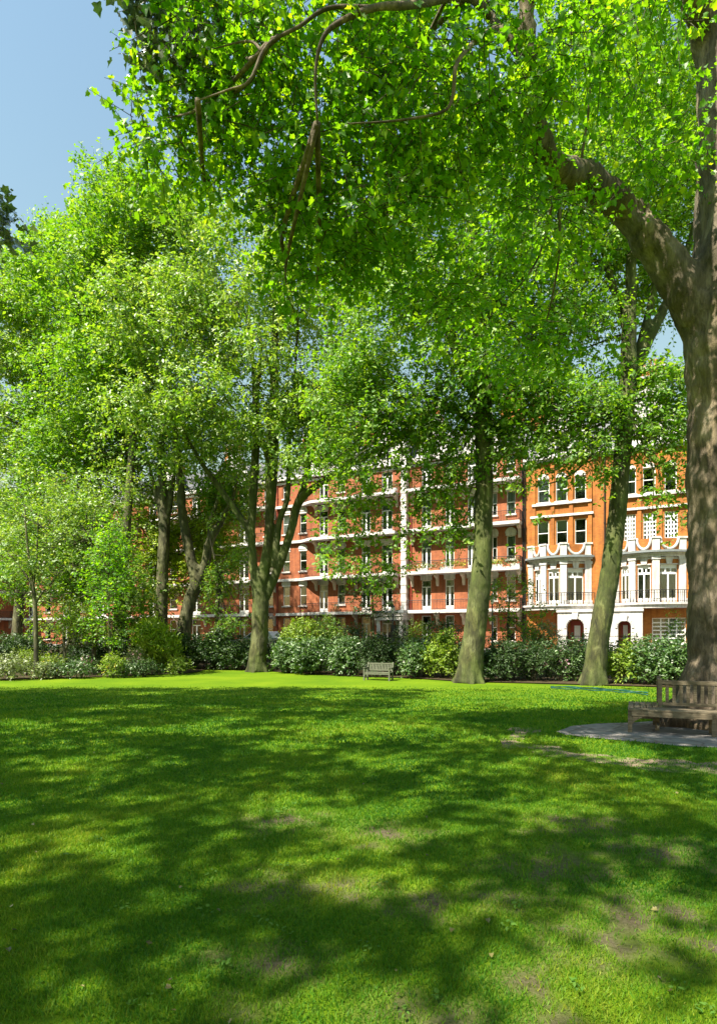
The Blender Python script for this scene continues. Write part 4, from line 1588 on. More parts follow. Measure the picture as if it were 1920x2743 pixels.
make_tree('young_tree', 'leafy small tree filling the gap behind the forked whitish stem',
          [(bS, .2)] + pxpath(40, [(200, 1700, 9), (198, 1560, 7), (196, 1450, 4)]), [],
          [ell(200, 1500, 40, 110, 130, 2.5), ell(130, 1400, 41, 100, 100, 2.5), ell(330, 1600, 39, 60, 100, 2), ell(20, 1560, 41, 70, 60, 2)], .95, 'leaf_far', 'bark_pale', .2, 11, 84, K=8, L=.6, voxel=.03, extra=scatter(6, [(100, 380, 1440, 1700, 22, 38, 41, .85), (0, 100, 1440, 1600, 6, 38, 41, .85)]), autolimb=8, roots=False, disp=0, sm_it=2)
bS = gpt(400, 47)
make_tree('young_tree', 'bright yellow-green tree with backlight painted into its leaves, behind the forked and the dark trunk',
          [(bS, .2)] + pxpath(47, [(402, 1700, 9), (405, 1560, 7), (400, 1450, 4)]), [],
          [ell(410, 1540, 47, 80, 110, 2.2), ell(540, 1500, 47.5, 70, 90, 2), ell(460, 1420, 48, 90, 90, 2.2), ell(600, 1390, 47, 60, 80, 2)], .9, 'leaf_backlit', 'bark_pale', .23, 12, 88, K=8, L=.6, voxel=.03, extra=scatter(4, [(230, 640, 1290, 1600, 44, 45.5, 49, 1.2), (370, 520, 1600, 1660, 5, 44.5, 46, .7)]), autolimb=8, roots=False, disp=0, sm_it=2)
bS = gpt(250, 36)
make_tree('young_tree', 'sunlit leafy tree between the dense dark young tree and the straight dark trunk',
          [(bS, .16)] + pxpath(36, [(252, 1700, 9), (250, 1560, 7), (246, 1450, 4)]), [],
          [ell(240, 1430, 36.5, 100, 100, 2), ell(340, 1560, 37, 60, 110, 1.6), ell(150, 1340, 37, 90, 70, 2), ell(20, 1400, 36, 80, 80, 2)], .85, 'leaf_pale', 'bark_pale', .18, 10, 89, K=8, L=.6, voxel=.03, extra=scatter(5, [(0, 380, 1220, 1500, 34, 34, 40, .95), (100, 350, 1500, 1700, 14, 34.5, 36.5, .6)]), autolimb=8, roots=False, disp=0, sm_it=2)
bS = gpt(1000, 37)
make_tree('holly_tree', 'small dark holly tree behind the hedge, straight above the far bench',
          [(bS, .16)] + pxpath(37, [(1000, 1720, 8), (998, 1640, 6), (996, 1560, 3)]), [],
          [ell(1000, 1610, 37, 55, 60, 1.3), ell(985, 1545, 37, 40, 45, 1)], .6, 'leaf_dark', 'bark_pale', .13, 12, 85, K=8, L=.45, voxel=.02, autolimb=6, roots=False, disp=0, sm_it=2)
bS = gpt(1360, 36)
make_tree('young_tree', 'drooping small tree behind the hedge between the two straight trunks',
          [(bS, .16)] + pxpath(36, [(1360, 1720, 8), (1362, 1640, 6), (1366, 1580, 3)]), [],
          [ell(1368, 1600, 36, 55, 65, 1.3), ell(1430, 1675, 34, 50, 50, 1.1), ell(1340, 1680, 35, 40, 45, 1)], .6, 'leaf_far', 'bark_pale', .15, 9, 86, K=8, L=.5, voxel=.02, autolimb=6, roots=False, disp=0, sm_it=2)
bS = gpt(575, 41)
make_tree('young_tree', 'thin dark-stemmed tree between the forked trunk and the many-stemmed tree',
          [(bS, .2)] + pxpath(41, [(583, 1640, 12), (585, 1560, 9), (575, 1500, 6), (560, 1430, 3)]), [],
          [ell(590, 1560, 41, 50, 60, 1.6), ell(640, 1500, 41, 40, 60, 1.4), ell(600, 1660, 40, 60, 40, 1.5)], .7, 'leaf_far', 'bark_twig', .17, 9, 87, K=8, L=.5, voxel=.03, autolimb=6, roots=False, disp=0, sm_it=2)

# --- trees beside and behind the camera whose boughs reach into the picture; they also carry the added shade clumps
make_tree('plane_tree', 'overhanging tree of bluish shaded leaves hanging in from the top left corner',
          [(Vector((-7.5, -6.0, -.05)), .6), (Vector((-7.4, -5.9, 4)), .5), (Vector((-7.2, -5.6, 8)), .36), (Vector((-7.6, -5.0, 11)), .18), (Vector((-8.4, -5, 14)), .06)],
          [[(Vector((-7.2, -5.6, 7)), .07), (Vector((-7.6, -3.2, 9.2)), .045), (Vector((-6.6, -.5, 10.6)), .03), (Vector((-6.9, 2.0, 11.0)), .025), (Vector((-4.2, 4.6, 10.0)), .018), (Vector((-2.5, 6.4, 8.9)), .01)],
           [(Vector((-7.2, -5.6, 7.5)), .12), (Vector((-5.2, -5.1, 10)), .07), (Vector((-4.2, -3.2, 11.4)), .04), (Vector((-1.5, -2.6, 13)), .02)],
           [(Vector((-7.2, -5.6, 8)), .10), (Vector((-8.0, -3.5, 10.2)), .06), (Vector((-9.6, -1, 11.5)), .04), (Vector((-9.4, 2, 12.6)), .02)],
           [(Vector((-7.2, -5.6, 8.5)), .24), (Vector((-5, -9, 11.5)), .15), (Vector((-1, -12, 13)), .06)]],
          [((-3, -9, 13), (3, 2.5, 2))], 1.2,
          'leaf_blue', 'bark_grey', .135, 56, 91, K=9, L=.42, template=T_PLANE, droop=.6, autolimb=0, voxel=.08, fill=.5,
          extra=[(at(420, 10, 8.2), 0.32), (at(470, 60, 8.2), 0.34), (at(400, -60, 8.2), 0.37), (at(500, -20, 8.2), 0.37), (at(395, 110, 8.2), 0.20), (at(440, 140, 8.2), 0.24), (at(365, 10, 8.2), 0.18), (at(560, -30, 8.2), 0.37), (at(378, 60, 8.2), 0.17), (at(370, 160, 8.2), 0.12), (at(520, 110, 8.2), 0.27), (at(460, -10, 8.2), 0.37)] + shade['over'])
make_tree('plane_tree', 'tree whose dark leaf tips poke in at the left edge beside the patch of sky',
          [(Vector((-16.5, 9.0, -.05)), .6), (Vector((-16.4, 9, 5)), .48), (Vector((-16.2, 9.2, 10)), .36), (Vector((-16, 9.5, 17)), .1)],
          [[(Vector((-16.3, 9.1, 7)), .2), (Vector((-14.5, 12, 10)), .14), (Vector((-12, 16, 12)), .05)], [(Vector((-16.3, 9.1, 7)), .2), (Vector((-14, 6.5, 10)), .14), (Vector((-12, 4, 12)), .05)]],
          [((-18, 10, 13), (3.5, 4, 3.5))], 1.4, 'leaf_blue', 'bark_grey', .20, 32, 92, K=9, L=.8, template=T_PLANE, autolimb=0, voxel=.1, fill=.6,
          extra=[(at(15, 590, 17), .4), (at(-10, 640, 17.3), .5), (at(-40, 560, 17), .6)] + shade['left'])


# ================================================================== shrubs
def shrub(name, label, px, D, wm, hm, mat, leaf, seed, dens=60, template=T_OVAL, flowers=None, lumps=9, updown=.6, droop=.1, z0=None, group=None, round_=False, cat='shrub', K=7):
    rng = np.random.default_rng(seed)
    x = (px - CX) / F * D
    b = Vector((x, D, (gz(x, D) if z0 is None else z0)))
    t = thing(name, label, cat, b, 0, group)
    m = MB()
    for k in range(5):
        an = rng.random() * 6.28
        e = Vector((math.cos(an) * wm * .28, math.sin(an) * wm * .22, hm * (.55 + .3 * rng.random())))
        p, r = limb_pts([(Vector((math.cos(an) * .06, math.sin(an) * .06, -.05)), .03), (e * .5 + Vector((0, 0, hm * .08)), .02), (e, .008)], 3)
        m.tube(p, r, 5)
    m.build('stem', 'bark_twig', t, smooth=True)
    cl = []
    if round_:
        cl.append(((0, 0, hm * .52), (wm * .46, wm * .46, hm * .48)))
        cl.append(((0, 0, hm * .5), (wm * .34, wm * .34, hm * .36)))
    else:
        for k in range(lumps):
            an = rng.random() * 6.28
            q = rng.random() ** .5
            r = (.2 + .13 * rng.random()) * min(wm, hm)
            zc = r * .8 + (hm - 1.6 * r) * (k / max(1, lumps - 1)) * (1 - .25 * q * rng.random())
            cl.append(((math.cos(an) * q * (wm * .5 - r * .7), math.sin(an) * q * (min(wm, 1.8) * .5 - r * .5), zc), (r * 1.15, r, r)))
        cl.append(((0, .1, hm * .42), (wm * .36, min(wm, 1.8) * .34, hm * .38)))
    P, A, Nn, S, T, TW = sprays(rng, cl, dens * 1.5, K, .28, leaf, droop=droop, updown=updown, shell=.6, twig_r=.004)
    keep = P[:, 2] > .02
    leaf_object('foliage', P[keep], A[keep], Nn[keep], S[keep], template, T[keep], [mat, 'bark_twig'], t, TW)
    if flowers:
        fm, n, sz = flowers
        d = norm(rng.normal(size=(n, 3)) + np.array([0, -.7, .4]))
        ci = rng.integers(0, len(cl), n)
        cc = np.array([c[0] for c in cl])[ci]; rr = np.array([c[1] for c in cl])[ci]
        q = cc + d * rr * 1.08
        q[:, 2] = np.maximum(q[:, 2], .08)
        rep = 4
        Q = np.repeat(q, rep, 0) + rng.normal(size=(n * rep, 3)) * sz * .5
        leaf_object('blossom', Q, rng.normal(size=(n * rep, 3)), np.repeat(d, rep, 0) + rng.normal(size=(n * rep, 3)) * .3, np.full(n * rep, sz), T_PETAL,
                    rng.random(n * rep), [fm], t)
    return t


HG = 'shrubs of the boundary hedge'
LB = 'shrubs of the left flower border'
S_ = shrub
# boundary hedge, left to right (px, distance, width, height)
S_('laurel_shrub', 'dark glossy laurel at the foot of the forked trunk, left part of the hedge', 500, 40.5, 3.2, 2.34, 'leaf_dark', .15, 101, group=HG)
S_('laurel_shrub', 'laurel with a bright yellow-green top between the feathery shrub and the many-stemmed tree', 575, 40, 2.8, 2.61, 'leaf_laurel', .15, 102, group=HG)
S_('laurel_shrub', 'dark laurel touching the left side of the many-stemmed trunk', 640, 39.3, 2.3, 1.90, 'leaf_dark', .15, 103, group=HG)
S_('laurel_shrub', 'laurel with whitish shining leaves just right of the many-stemmed trunk', 770, 36.2, 2.5, 2.00, 'leaf_laurel', .17, 104, group=HG, flowers=('petal_white', 7, .05))
S_('laurel_shrub', 'broad laurel full of whitish shining leaves left of the far bench', 850, 34.8, 2.6, 2.07, 'leaf_laurel', .17, 105, group=HG, flowers=('petal_white', 8, .05))
S_('laurel_shrub', 'narrow shiny laurel next to the left arm of the far bench', 925, 34, 1.9, 2.07, 'leaf_laurel', .16, 106, group=HG, flowers=('petal_white', 8, .05))
S_('yew_shrub', 'dark clipped yew rising right behind the far bench', 1010, 33.4, 2.9, 2.29, 'leaf_dark', .10, 107, dens=110, group=HG)
S_('laurel_shrub', 'light green laurel to the right of the far bench', 1115, 32.2, 2.1, 2.12, 'leaf_laurel', .15, 108, group=HG, flowers=('petal_white', 8, .05))
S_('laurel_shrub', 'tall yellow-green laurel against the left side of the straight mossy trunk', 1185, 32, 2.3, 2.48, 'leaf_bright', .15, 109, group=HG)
S_('holly_shrub', 'dark blue-green holly right of the straight mossy trunk', 1350, 29.8, 2.2, 2.07, 'leaf_dark', .11, 110, dens=100, group=HG)
S_('holly_shrub', 'dark holly thin enough to show red brick through it', 1430, 29.6, 1.8, 2.02, 'leaf_dark', .11, 111, dens=60, group=HG)
S_('rose_shrub', 'loose shrub with pink blossom between the two straight trunks', 1500, 29.6, 1.7, 2.07, 'leaf_laurel', .11, 112, dens=38, group=HG, flowers=('petal_pink', 22, .07))
S_('laurel_shrub', 'loose laurel at the left foot of the leaning trunk', 1555, 29.2, 1.3, 1.80, 'leaf_laurel', .12, 113, dens=50, group=HG)
S_('laurel_shrub', 'fresh green laurel right of the leaning trunk', 1665, 27.6, 1.7, 1.98, 'leaf_bright', .14, 114, group=HG)
S_('laurel_shrub', 'deep green laurel between the leaning trunk and the slatted bench', 1735, 27, 1.7, 2.07, 'leaf_laurel', .15, 115, group=HG, flowers=('petal_white', 9, .06))
S_('laurel_shrub', 'laurel dotted with white flowers just left of the huge trunk', 1800, 26.2, 1.7, 2.16, 'leaf_laurel', .15, 116, group=HG, flowers=('petal_white', 14, .06))
S_('laurel_shrub', 'laurel behind the slatted bench, partly hidden by the huge trunk', 1880, 25.8, 2.2, 2.16, 'leaf_laurel', .15, 117, group=HG)
# taller shrubs behind the hedge
BG = 'taller shrubs behind the hedge'
S_('bushy_shrub', 'tall light green bush right behind the whitish laurels, beside the many-stemmed tree', 800, 38, 3.0, 3.3, 'leaf_bright', .14, 121, group=BG, dens=45)
S_('bushy_shrub', 'tall light green bush behind the hedge, below the red block with the curved balcony', 880, 38.5, 3.0, 3.35, 'leaf_pale', .14, 122, group=BG, dens=45)
S_('bushy_shrub', 'dark olive bush behind the hedge under the white first-floor balcony', 950, 39, 2.4, 3.2, 'leaf_dark', .13, 123, group=BG, dens=45)
S_('box_shrub', 'dark round clipped bush under the grey porch roof', 1075, 37.5, 1.5, 3.15, 'leaf_dark', .08, 124, dens=120, group=BG, round_=True)
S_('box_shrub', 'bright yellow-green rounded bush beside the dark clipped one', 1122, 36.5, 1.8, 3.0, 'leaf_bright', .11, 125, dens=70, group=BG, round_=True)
S_('bushy_shrub', 'dark bush left of the straight mossy trunk, below the balcony with planters', 1180, 38, 2.6, 3.4, 'leaf_dark', .13, 126, group=BG, dens=45)
S_('bushy_shrub', 'grey-green bush behind the hedge below the white arched portico', 1465, 33.5, 1.6, 3.0, 'leaf_grey', .11, 127, group=BG, dens=40)
S_('bushy_shrub', 'straggling bush before the lattice ground-floor window', 1800, 31, 1.5, 3.4, 'leaf_pale', .11, 128, group=BG, dens=28)
S_('bushy_shrub', 'dark bush hiding the orange ground floor left of the white portico', 1442, 36.5, 2.2, 2.9, 'leaf_dark', .13, 130, group=BG, dens=45)
S_('bushy_shrub', 'bush with olive leaves below the second trunk from the right', 1560, 34, 1.6, 2.4, 'leaf_laurel', .12, 129, group=BG, dens=40)
# left border
S_('laurel_shrub', 'white-flecked leafy shrub at the left edge of the lawn', 30, 30.5, 2.0, 1.3, 'leaf_grey', .12, 131, group=LB, flowers=('petal_white', 12, .045))
S_('fern_shrub', 'light green ferny shrub left of the slender tree stem', 75, 33.5, 1.8, 1.5, 'leaf_bright', .12, 132, group=LB, template=T_LONG)
S_('flowering_shrub', 'low clump of big pale leaves at the foot of the slender tree', 110, 31, 1.4, .9, 'leaf_grey', .14, 133, group=LB)
S_('flowering_shrub', 'dark round green cushion between the slender tree and the forked stem', 155, 31.5, 1.2, .85, 'leaf_laurel', .09, 134, group=LB, dens=90)
S_('flowering_shrub', 'yellow-topped low shrub in the middle of the left border', 140, 33.5, 1.5, 1.2, 'leaf_bright', .10, 135, group=LB, flowers=('petal_yellow', 26, .05))
S_('flowering_shrub', 'low shrub with white flowers in front of the forked stem', 215, 31.6, 1.4, 1.05, 'leaf_laurel', .11, 136, group=LB, flowers=('petal_white', 12, .045))
S_('flowering_shrub', 'pink-purple flowering plant behind the low white-flowered shrub', 232, 33.5, 1.0, 1.2, 'leaf_laurel', .09, 137, group=LB, flowers=('petal_pink', 26, .05))
S_('flowering_shrub', 'yellow-green leafy shrub at the foot of the dense dark young tree', 300, 32.3, 1.6, 1.3, 'leaf_bright', .11, 138, group=LB, flowers=('petal_yellow', 12, .05))
S_('flowering_shrub', 'pink-flowered shrub between the dense young tree and the feathery shrub', 362, 34, 1.2, 1.6, 'leaf_grey', .10, 139, group=LB, flowers=('petal_pink', 30, .06))
S_('feathery_shrub', 'tall feathery light green shrub of fine upright shoots in front of the dark trunk', 425, 36, 2.6, 2.9, 'leaf_bright', .30, 140, group=LB, template=T_LONG, dens=120, updown=.1, droop=-.8)
S_('laurel_shrub', 'low bright green cushion at the right end of the left border', 470, 34.6, 1.6, 1.0, 'leaf_bright', .09, 141, group=LB, dens=80)
S_('flowering_shrub', 'low dark green edging plant below the feathery shrub', 385, 33, 1.7, .9, 'leaf_laurel', .10, 142, group=LB, dens=80)
S_('flowering_shrub', 'low plant with small white flowers next to the dark edging plant', 335, 32.4, 1.2, .8, 'leaf_laurel', .10, 143, group=LB, flowers=('petal_white', 14, .05))
S_('laurel_shrub', 'dark hedge shrub behind the slender tree', 60, 37.5, 3.0, 2.2, 'leaf_dark', .14, 144, group=LB)
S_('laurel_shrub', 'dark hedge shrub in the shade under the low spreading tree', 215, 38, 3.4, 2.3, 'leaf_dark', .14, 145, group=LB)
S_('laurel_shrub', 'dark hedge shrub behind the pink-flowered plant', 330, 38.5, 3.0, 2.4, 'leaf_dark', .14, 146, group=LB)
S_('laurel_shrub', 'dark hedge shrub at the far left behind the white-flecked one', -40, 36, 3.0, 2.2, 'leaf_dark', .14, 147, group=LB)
S_('bushy_shrub', 'purple-grey bush at the foot of the straight dark trunk', 395, 42, 1.8, 3.6, 'leaf_dark', .13, 148, group=LB)


def hedge(name, label, pts, h, seed, mat, lf):
    rng = np.random.default_rng(seed)
    a, b = [Vector((*((px - CX) / F * D, D), gz((px - CX) / F * D, D))) for px, D in pts]
    t = thing(name, label, 'hedge', a, 0, 'clipped hedges along the garden railing')
    d = b - a
    n = int(d.length / .8)
    cl = []
    for k in range(n + 1):
        q = d * (k / n)
        for z in (h * .25, h * .55, h * .8):
            cl.append(((q.x + rng.normal() * .1, q.y + rng.normal() * .12, q.z + z + rng.normal() * .06), (.62, .5, h * .24)))
    P, A, Nn, S, T, TW = sprays(rng, cl, 90, 7, .25, lf, shell=.6, twig_r=.004)
    leaf_object('foliage', P, A, Nn, S, T_OVAL, T, [mat, 'bark_twig'], t, TW)
    m = MB()
    for k in range(n + 1):
        q = d * (k / n)
        m.tube([q + Vector((0, 0, -.05)), q + Vector((rng.normal() * .1, 0, h * .7))], [.035, .012], 5)
    m.build('stem', 'bark_twig', t)


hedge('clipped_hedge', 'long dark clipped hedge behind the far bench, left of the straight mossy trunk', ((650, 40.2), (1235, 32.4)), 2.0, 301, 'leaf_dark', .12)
hedge('clipped_hedge', 'dark clipped hedge between the straight mossy trunk and the huge trunk', ((1290, 31.8), (2120, 25.6)), 2.0, 302, 'leaf_dark', .12)
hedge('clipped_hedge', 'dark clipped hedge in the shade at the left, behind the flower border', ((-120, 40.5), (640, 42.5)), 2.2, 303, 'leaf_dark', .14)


# ================================================================== garden railing behind the hedge
def garden_railing(u0, u1, label):
    a = Vector(fl(u0, 12.9)); b = Vector(fl(u1, 12.9))
    t = thing('iron_fence', label, 'fence', (a.x, a.y, STREET), RZ, 'iron railings between garden and street')
    L = (b - a).length
    m = MB()
    for z in (.12, 1.15):
        m.box(0, L, -.02, .02, z, z + .04)
    m.build('rail', 'iron_black', t)
    m = MB()
    k = 0
    while k * .13 < L:
        x = k * .13
        m.tube([(x, 0, -.02), (x, 0, 1.25), (x, 0, 1.36)], [.011, .011, .002], 5)
        k += 1
    m.build('bar', 'iron_black', t)
    for x in np.arange(0, L + .1, 2.6):
        m = MB()
        m.tube([(x, .0, -.02), (x, 0, 1.4)], [.035, .035], 8)
        m.tube([(x, 0, 1.4), (x, 0, 1.46), (x, 0, 1.52)], [.03, .055, .005], 8)
        m.build('post', 'iron_black', t)


garden_railing(-30, -10.05, 'black iron railing showing through the hedge left of the far bench')
garden_railing(-10, 10, 'black iron railing showing through the hedge right of the far bench')


# ================================================================== benches
def lattice_bench():
    ang = math.atan2(-.42, .91)
    t = thing('tree_bench', 'weathered slatted wooden bench in front of the huge plane trunk', 'bench', (5.02, 11.3, gz(5.0, 11.3)), ang)
    W, SD = 3.2, .56
    Lw = 1.5                                    # the wing at the left side
    sh = .45
    seat = MB()
    for k in range(5):
        y = .03 + k * .108
        seat.box(.01 + y * .98, W, y, y + .095, sh - .032, sh)
    seat.build('seat', 'teak_weathered', t, bevel=.005)
    wing = MB()
    for k in range(5):
        x = .03 + k * .108
        wing.box(x, x + .095, x + .0 + .02, Lw, sh - .032, sh)
    wing.build('side_seat', 'teak_weathered', t, bevel=.005)
    ap = MB()
    ap.box(.03, W, .03, .07, sh - .13, sh - .035)
    ap.box(.03, .07, .07, Lw, sh - .13, sh - .035)
    ap.box(.072, SD, Lw - .05, Lw - .01, sh - .13, sh - .035)
    ap.build('apron', 'teak_weathered', t, bevel=.004)
    for (x, y) in ((.03, .03), (W / 2 - .2, .03), (W - .1, .03), (.03, Lw - .1), (SD - .08, Lw - .1), (SD - .06, SD - .06), (W / 2 - .2, SD - .06), (W - .1, SD - .06)):
        m = MB()
        m.box(x, x + .075, y, y + .075, -.03, sh - .036)
        m.build('leg', 'teak_weathered', t, bevel=.005)
    br = MB()
    br.box(.05, SD, Lw - .085, Lw - .045, .11, .16)
    br.box(SD - .04, SD - .0, .1, Lw - .11, .11, .16)
    br.build('stretcher', 'teak_weathered', t)
    for s in (0, 1):                             # curved corner braces under the seat
        m = MB()
        if s == 0:
            m.prism_y([(.105, sh - .135), (.30, sh - .135), (.24, sh - .165), (.15, sh - .22), (.105, sh - .30)], .04, .07)
        else:
            m.prism_y([(W - .105, sh - .135), (W - .30, sh - .135), (W - .24, sh - .165), (W - .15, sh - .22), (W - .105, sh - .30)], .04, .07)
        m.build('brace', 'teak_weathered', t)
    zt = .97
    bk = MB()
    bk.box(SD, W, SD, SD + .05, zt - .075, zt)
    bk.box(SD, W, SD + .005, SD + .045, sh + .04, sh + .10)
    bk.box(SD, SD + .05, SD + .053, Lw, zt - .075, zt)
    bk.box(SD + .005, SD + .045, SD + .053, Lw, sh + .04, sh + .10)
    bk.build('back_rail', 'teak_weathered', t, bevel=.004)
    sl = MB()
    x = SD + .12
    while x < W - .05:
        sl.box(x, x + .058, SD + .015, SD + .034, sh + .1, zt - .075)
        x += .118
    y = SD + .16
    while y < Lw - .05:
        sl.box(SD + .015, SD + .034, y, y + .058, sh + .1, zt - .075)
        y += .118
    sl.build('back_slat', 'teak_weathered', t, bevel=.003)
    for (x, y) in ((SD - .01, SD - .01), (W - .08, SD - .01), (SD - .01, Lw - .075)):
        m = MB()
        m.box(x, x + .075, y, y + .075, sh + .003, zt + .03)
        m.build('back_post', 'teak_weathered', t, bevel=.005)


lattice_bench()


def park_bench():
    p = at(970, 1820, 30.7)
    t = thing('park_bench', 'small pale slatted bench with arms at the far lawn edge before the dark yew', 'bench', (p.x + .05, 30.6, gz(p.x, 30.7) - .02), R(-22))
    W, SD, sh = 1.42, .52, .44
    m = MB()
    for k in range(5):
        m.box(.0, W, .02 + k * .1, .10 + k * .1, sh - .03, sh)
    m.build('seat', 'teak_lichen', t)
    m = MB()
    m.box(.07, W - .07, .03, .07, sh - .12, sh - .032)
    m.build('apron', 'teak_lichen', t)
    for x in (0, W - .07):
        m = MB(); m.box(x, x + .07, 0, .07, -.02, .64); m.build('leg', 'teak_lichen', t)
        m = MB(); m.prism_x([(SD - .02, -.02), (SD + .05, -.02), (SD + .06, .45), (SD + .16, .93), (SD + .10, .93), (SD - .01, .45)], x, x + .07); m.build('leg', 'teak_lichen', t)
        m = MB(); m.box(x - .01, x + .08, -.03, SD + .02, .643, .68); m.build('arm', 'teak_lichen', t)
        m = MB(); m.box(x + .015, x + .055, .07, SD - .02, .14, .19); m.build('stretcher', 'teak_lichen', t)
    m = MB()
    for z, y in ((.86, SD + .085), (.53, SD + .025)):
        m.box(.07, W - .07, y, y + .045, z - .035, z + .035)
    m.build('back_rail', 'teak_lichen', t)
    m = MB()
    x = .12
    while x < W - .12:
        m.prism_x([(SD + .035, .56), (SD + .055, .56), (SD + .12, .83), (SD + .10, .83)], x, x + .045)
        x += .082
    m.build('back_slat', 'teak_lichen', t)


park_bench()


# ================================================================== car, lamps, planters
def car():
    u = (U(637) + U(750)) / 2
    # keep the same view direction, nearer than the facade
    d = 52.0
    x = (694 - CX) / F * d
    cs = 1.14
    t = thing('parked_car', 'silver white car parked in the street behind the many-stemmed trunk', 'car', (x, d, STREET - .12), RZ)
    t.scale = (1.05, 1.05, cs)
    L, hw = 4.3, .88
    pro = [(-2.15, .32), (-2.12, .62), (-2.0, .82), (-1.2, .95), (-.85, .99), (1.75, 1.0), (2.1, .92), (2.15, .6), (2.12, .32), (1.75, .22), (-1.8, .22)]
    m = MB()
    m.prism_y(pro, -hw, hw)
    body_ = m.build('body', 'car_paint', t, smooth=False, bevel=.07)
    m = MB()
    lo = [(-1.05, .97), (1.95, .98)]
    bl = [(-1.05, -hw + .06), (1.95, -hw + .06), (1.95, hw - .06), (-1.05, hw - .06)]
    tp = [(-.25, -hw + .25), (1.4, -hw + .25), (1.4, hw - .25), (-.25, hw - .25)]
    m.add([(x_, y_, .96) for x_, y_ in bl] + [(x_, y_, 1.50) for x_, y_ in tp], [(0, 1, 5, 4), (1, 2, 6, 5), (2, 3, 7, 6), (3, 0, 4, 7), (4, 5, 6, 7)])
    m.build('cabin', 'car_paint', t, bevel=.06)
    g = MB()
    for s in (-1, 1):
        y0, y1 = s * (hw - .06 + .004), s * (hw - .25 + .006)
        for xa, xb, xc, xd in ((-.78, .30, .30, -.18), (.38, 1.35, 1.18, .38)):
            q = [(xa, y0 * .99, 1.02), (xb, y0 * .99, 1.02), (xc, y1 * 1.03, 1.42), (xd, y1 * 1.03, 1.42)]
            g.quad(*(q if s < 0 else q[::-1]))
    g.build('side_window', 'door_dark', t)
    g = MB()
    g.quad((-.98, .7, 1.02), (-.98, -.7, 1.02), (-.33, -.58, 1.455), (-.33, .58, 1.455))
    g.build('windscreen', 'door_dark', t)
    for x_, y_ in ((-1.35, -1), (-1.35, 1), (1.35, -1), (1.35, 1)):
        m = MB()
        m.tube([(x_, y_ * .70, .32), (x_, y_ * .89, .32)], [.32, .32], 20)
        wh = m.build('wheel', 'rubber', t)
        m = MB()
        m.tube([(x_, y_ * .885, .32), (x_, y_ * .905, .32)], [.2, .17], 14)
        m.build('rim', 'alloy', wh)
    for y_ in (-.6, .6):
        m = MB(); m.box(-2.17, -2.05, y_ - .2, y_ + .2, .62, .76); m.build('headlight', 'lamp_glass', t, bevel=.02)
        m = MB(); m.box(2.06, 2.17, y_ - .18, y_ + .18, .66, .84); m.build('tail_light', 'red_paint', t, bevel=.02)


car()


def lamp(px, D, top, label):
    x = (px - CX) / F * D
    t = thing('street_lamp', label, 'street lamp', (x, D, STREET), 0, 'street lamps in the street')
    h = top - STREET
    m = MB()
    m.tube([(0, 0, 0), (0, 0, .7), (0, 0, .75), (0, 0, h - .8)], [.10, .09, .06, .045], 10)
    m.tube([(-.28, 0, h - 1.0), (.28, 0, h - 1.0)], [.02, .02], 6)
    m.build('post', 'iron_black', t, smooth=True)
    m = MB()
    m.tube([(0, 0, h - .78), (0, 0, h - .3)], [.10, .19], 6)
    m.build('lantern', 'lamp_glass', t)
    m = MB()
    m.tube([(0, 0, h - .297), (0, 0, h - .12), (0, 0, h)], [.23, .08, .01], 6)
    m.tube([(0, 0, h - .83), (0, 0, h - .783)], [.07, .11], 6)
    m.build('lantern_cap', 'iron_black', t)


lamp(1052, 46.5, 4.3, 'slim street lamp in front of the grey porch roof')
lamp(1318, 43.5, 4.9, 'street lamp with a whitish lantern just right of the straight mossy trunk')


def planter(px, zb, label, w_, mat, seed, fl_=None):
    u = U(px)
    x, y = fl(u, .98)
    t = thing('planter', label, 'planter', (x, y, zb), RZ, 'planters along the mansion balconies')
    m = MB()
    m.prism_x([(-.14, 0), (.14, 0), (.17, .26), (-.17, .26)], -w_ / 2, w_ / 2)
    m.build('trough', 'stucco' if seed % 2 else 'terracotta', t)
    rng = np.random.default_rng(seed)
    n = int(w_ / .28)
    cl = [((-w_ / 2 + w_ * (k + .5) / n, 0, .34 + .12 * rng.random()), (.24, .2, .26 + .2 * rng.random())) for k in range(n)]
    P, A, Nn, S, T, TW = sprays(rng, cl, 110, 6, .2, .12, twig_r=.003)
    leaf_object('foliage', P, A, Nn, S, T_SIMPLE, T, [mat, 'bark_twig'], t, TW)
    if fl_:
        k = 26
        q = np.stack([rng.uniform(-w_ / 2, w_ / 2, k), rng.uniform(-.25, .0, k), rng.uniform(.3, .75, k)], 1)
        leaf_object('blossom', q, rng.normal(size=(k, 3)), rng.normal(size=(k, 3)) + np.array([0, -1.5, 0]), np.full(k, .10), T_PETAL, rng.random(k), [fl_], t)


for i, (px, w_, mt, f_, lab) in enumerate([
        (1112, 1.0, 'leaf_grey', None, 'pale leafy planter at the left end of the planted balcony, beside the white pilaster'),
        (1142, 1.1, 'leaf_bright', 'petal_white', 'white-flowered planter in front of the first glazed door on the planted balcony'),
        (1172, 1.0, 'leaf_grey', None, 'grey-green planter between the first and second doors on the planted balcony'),
        (1204, 1.1, 'leaf_pale', 'petal_white', 'white-flowered planter before the second door on the planted balcony'),
        (1240, 1.3, 'leaf_bright', 'petal_yellow', 'bright planter touching the left outline of the straight mossy trunk'),
        (1336, 1.2, 'leaf_bright', 'petal_yellow', 'yellow-green planter just right of the straight mossy trunk'),
        (1362, .9, 'leaf_laurel', None, 'dark leafy planter under the sash window right of the straight trunk'),
        (1385, .9, 'leaf_grey', None, 'pale planter at the right end of the planted balcony by the black pipe')]):
    planter(px, 8.15, lab, w_, mt, 200 + i, f_)
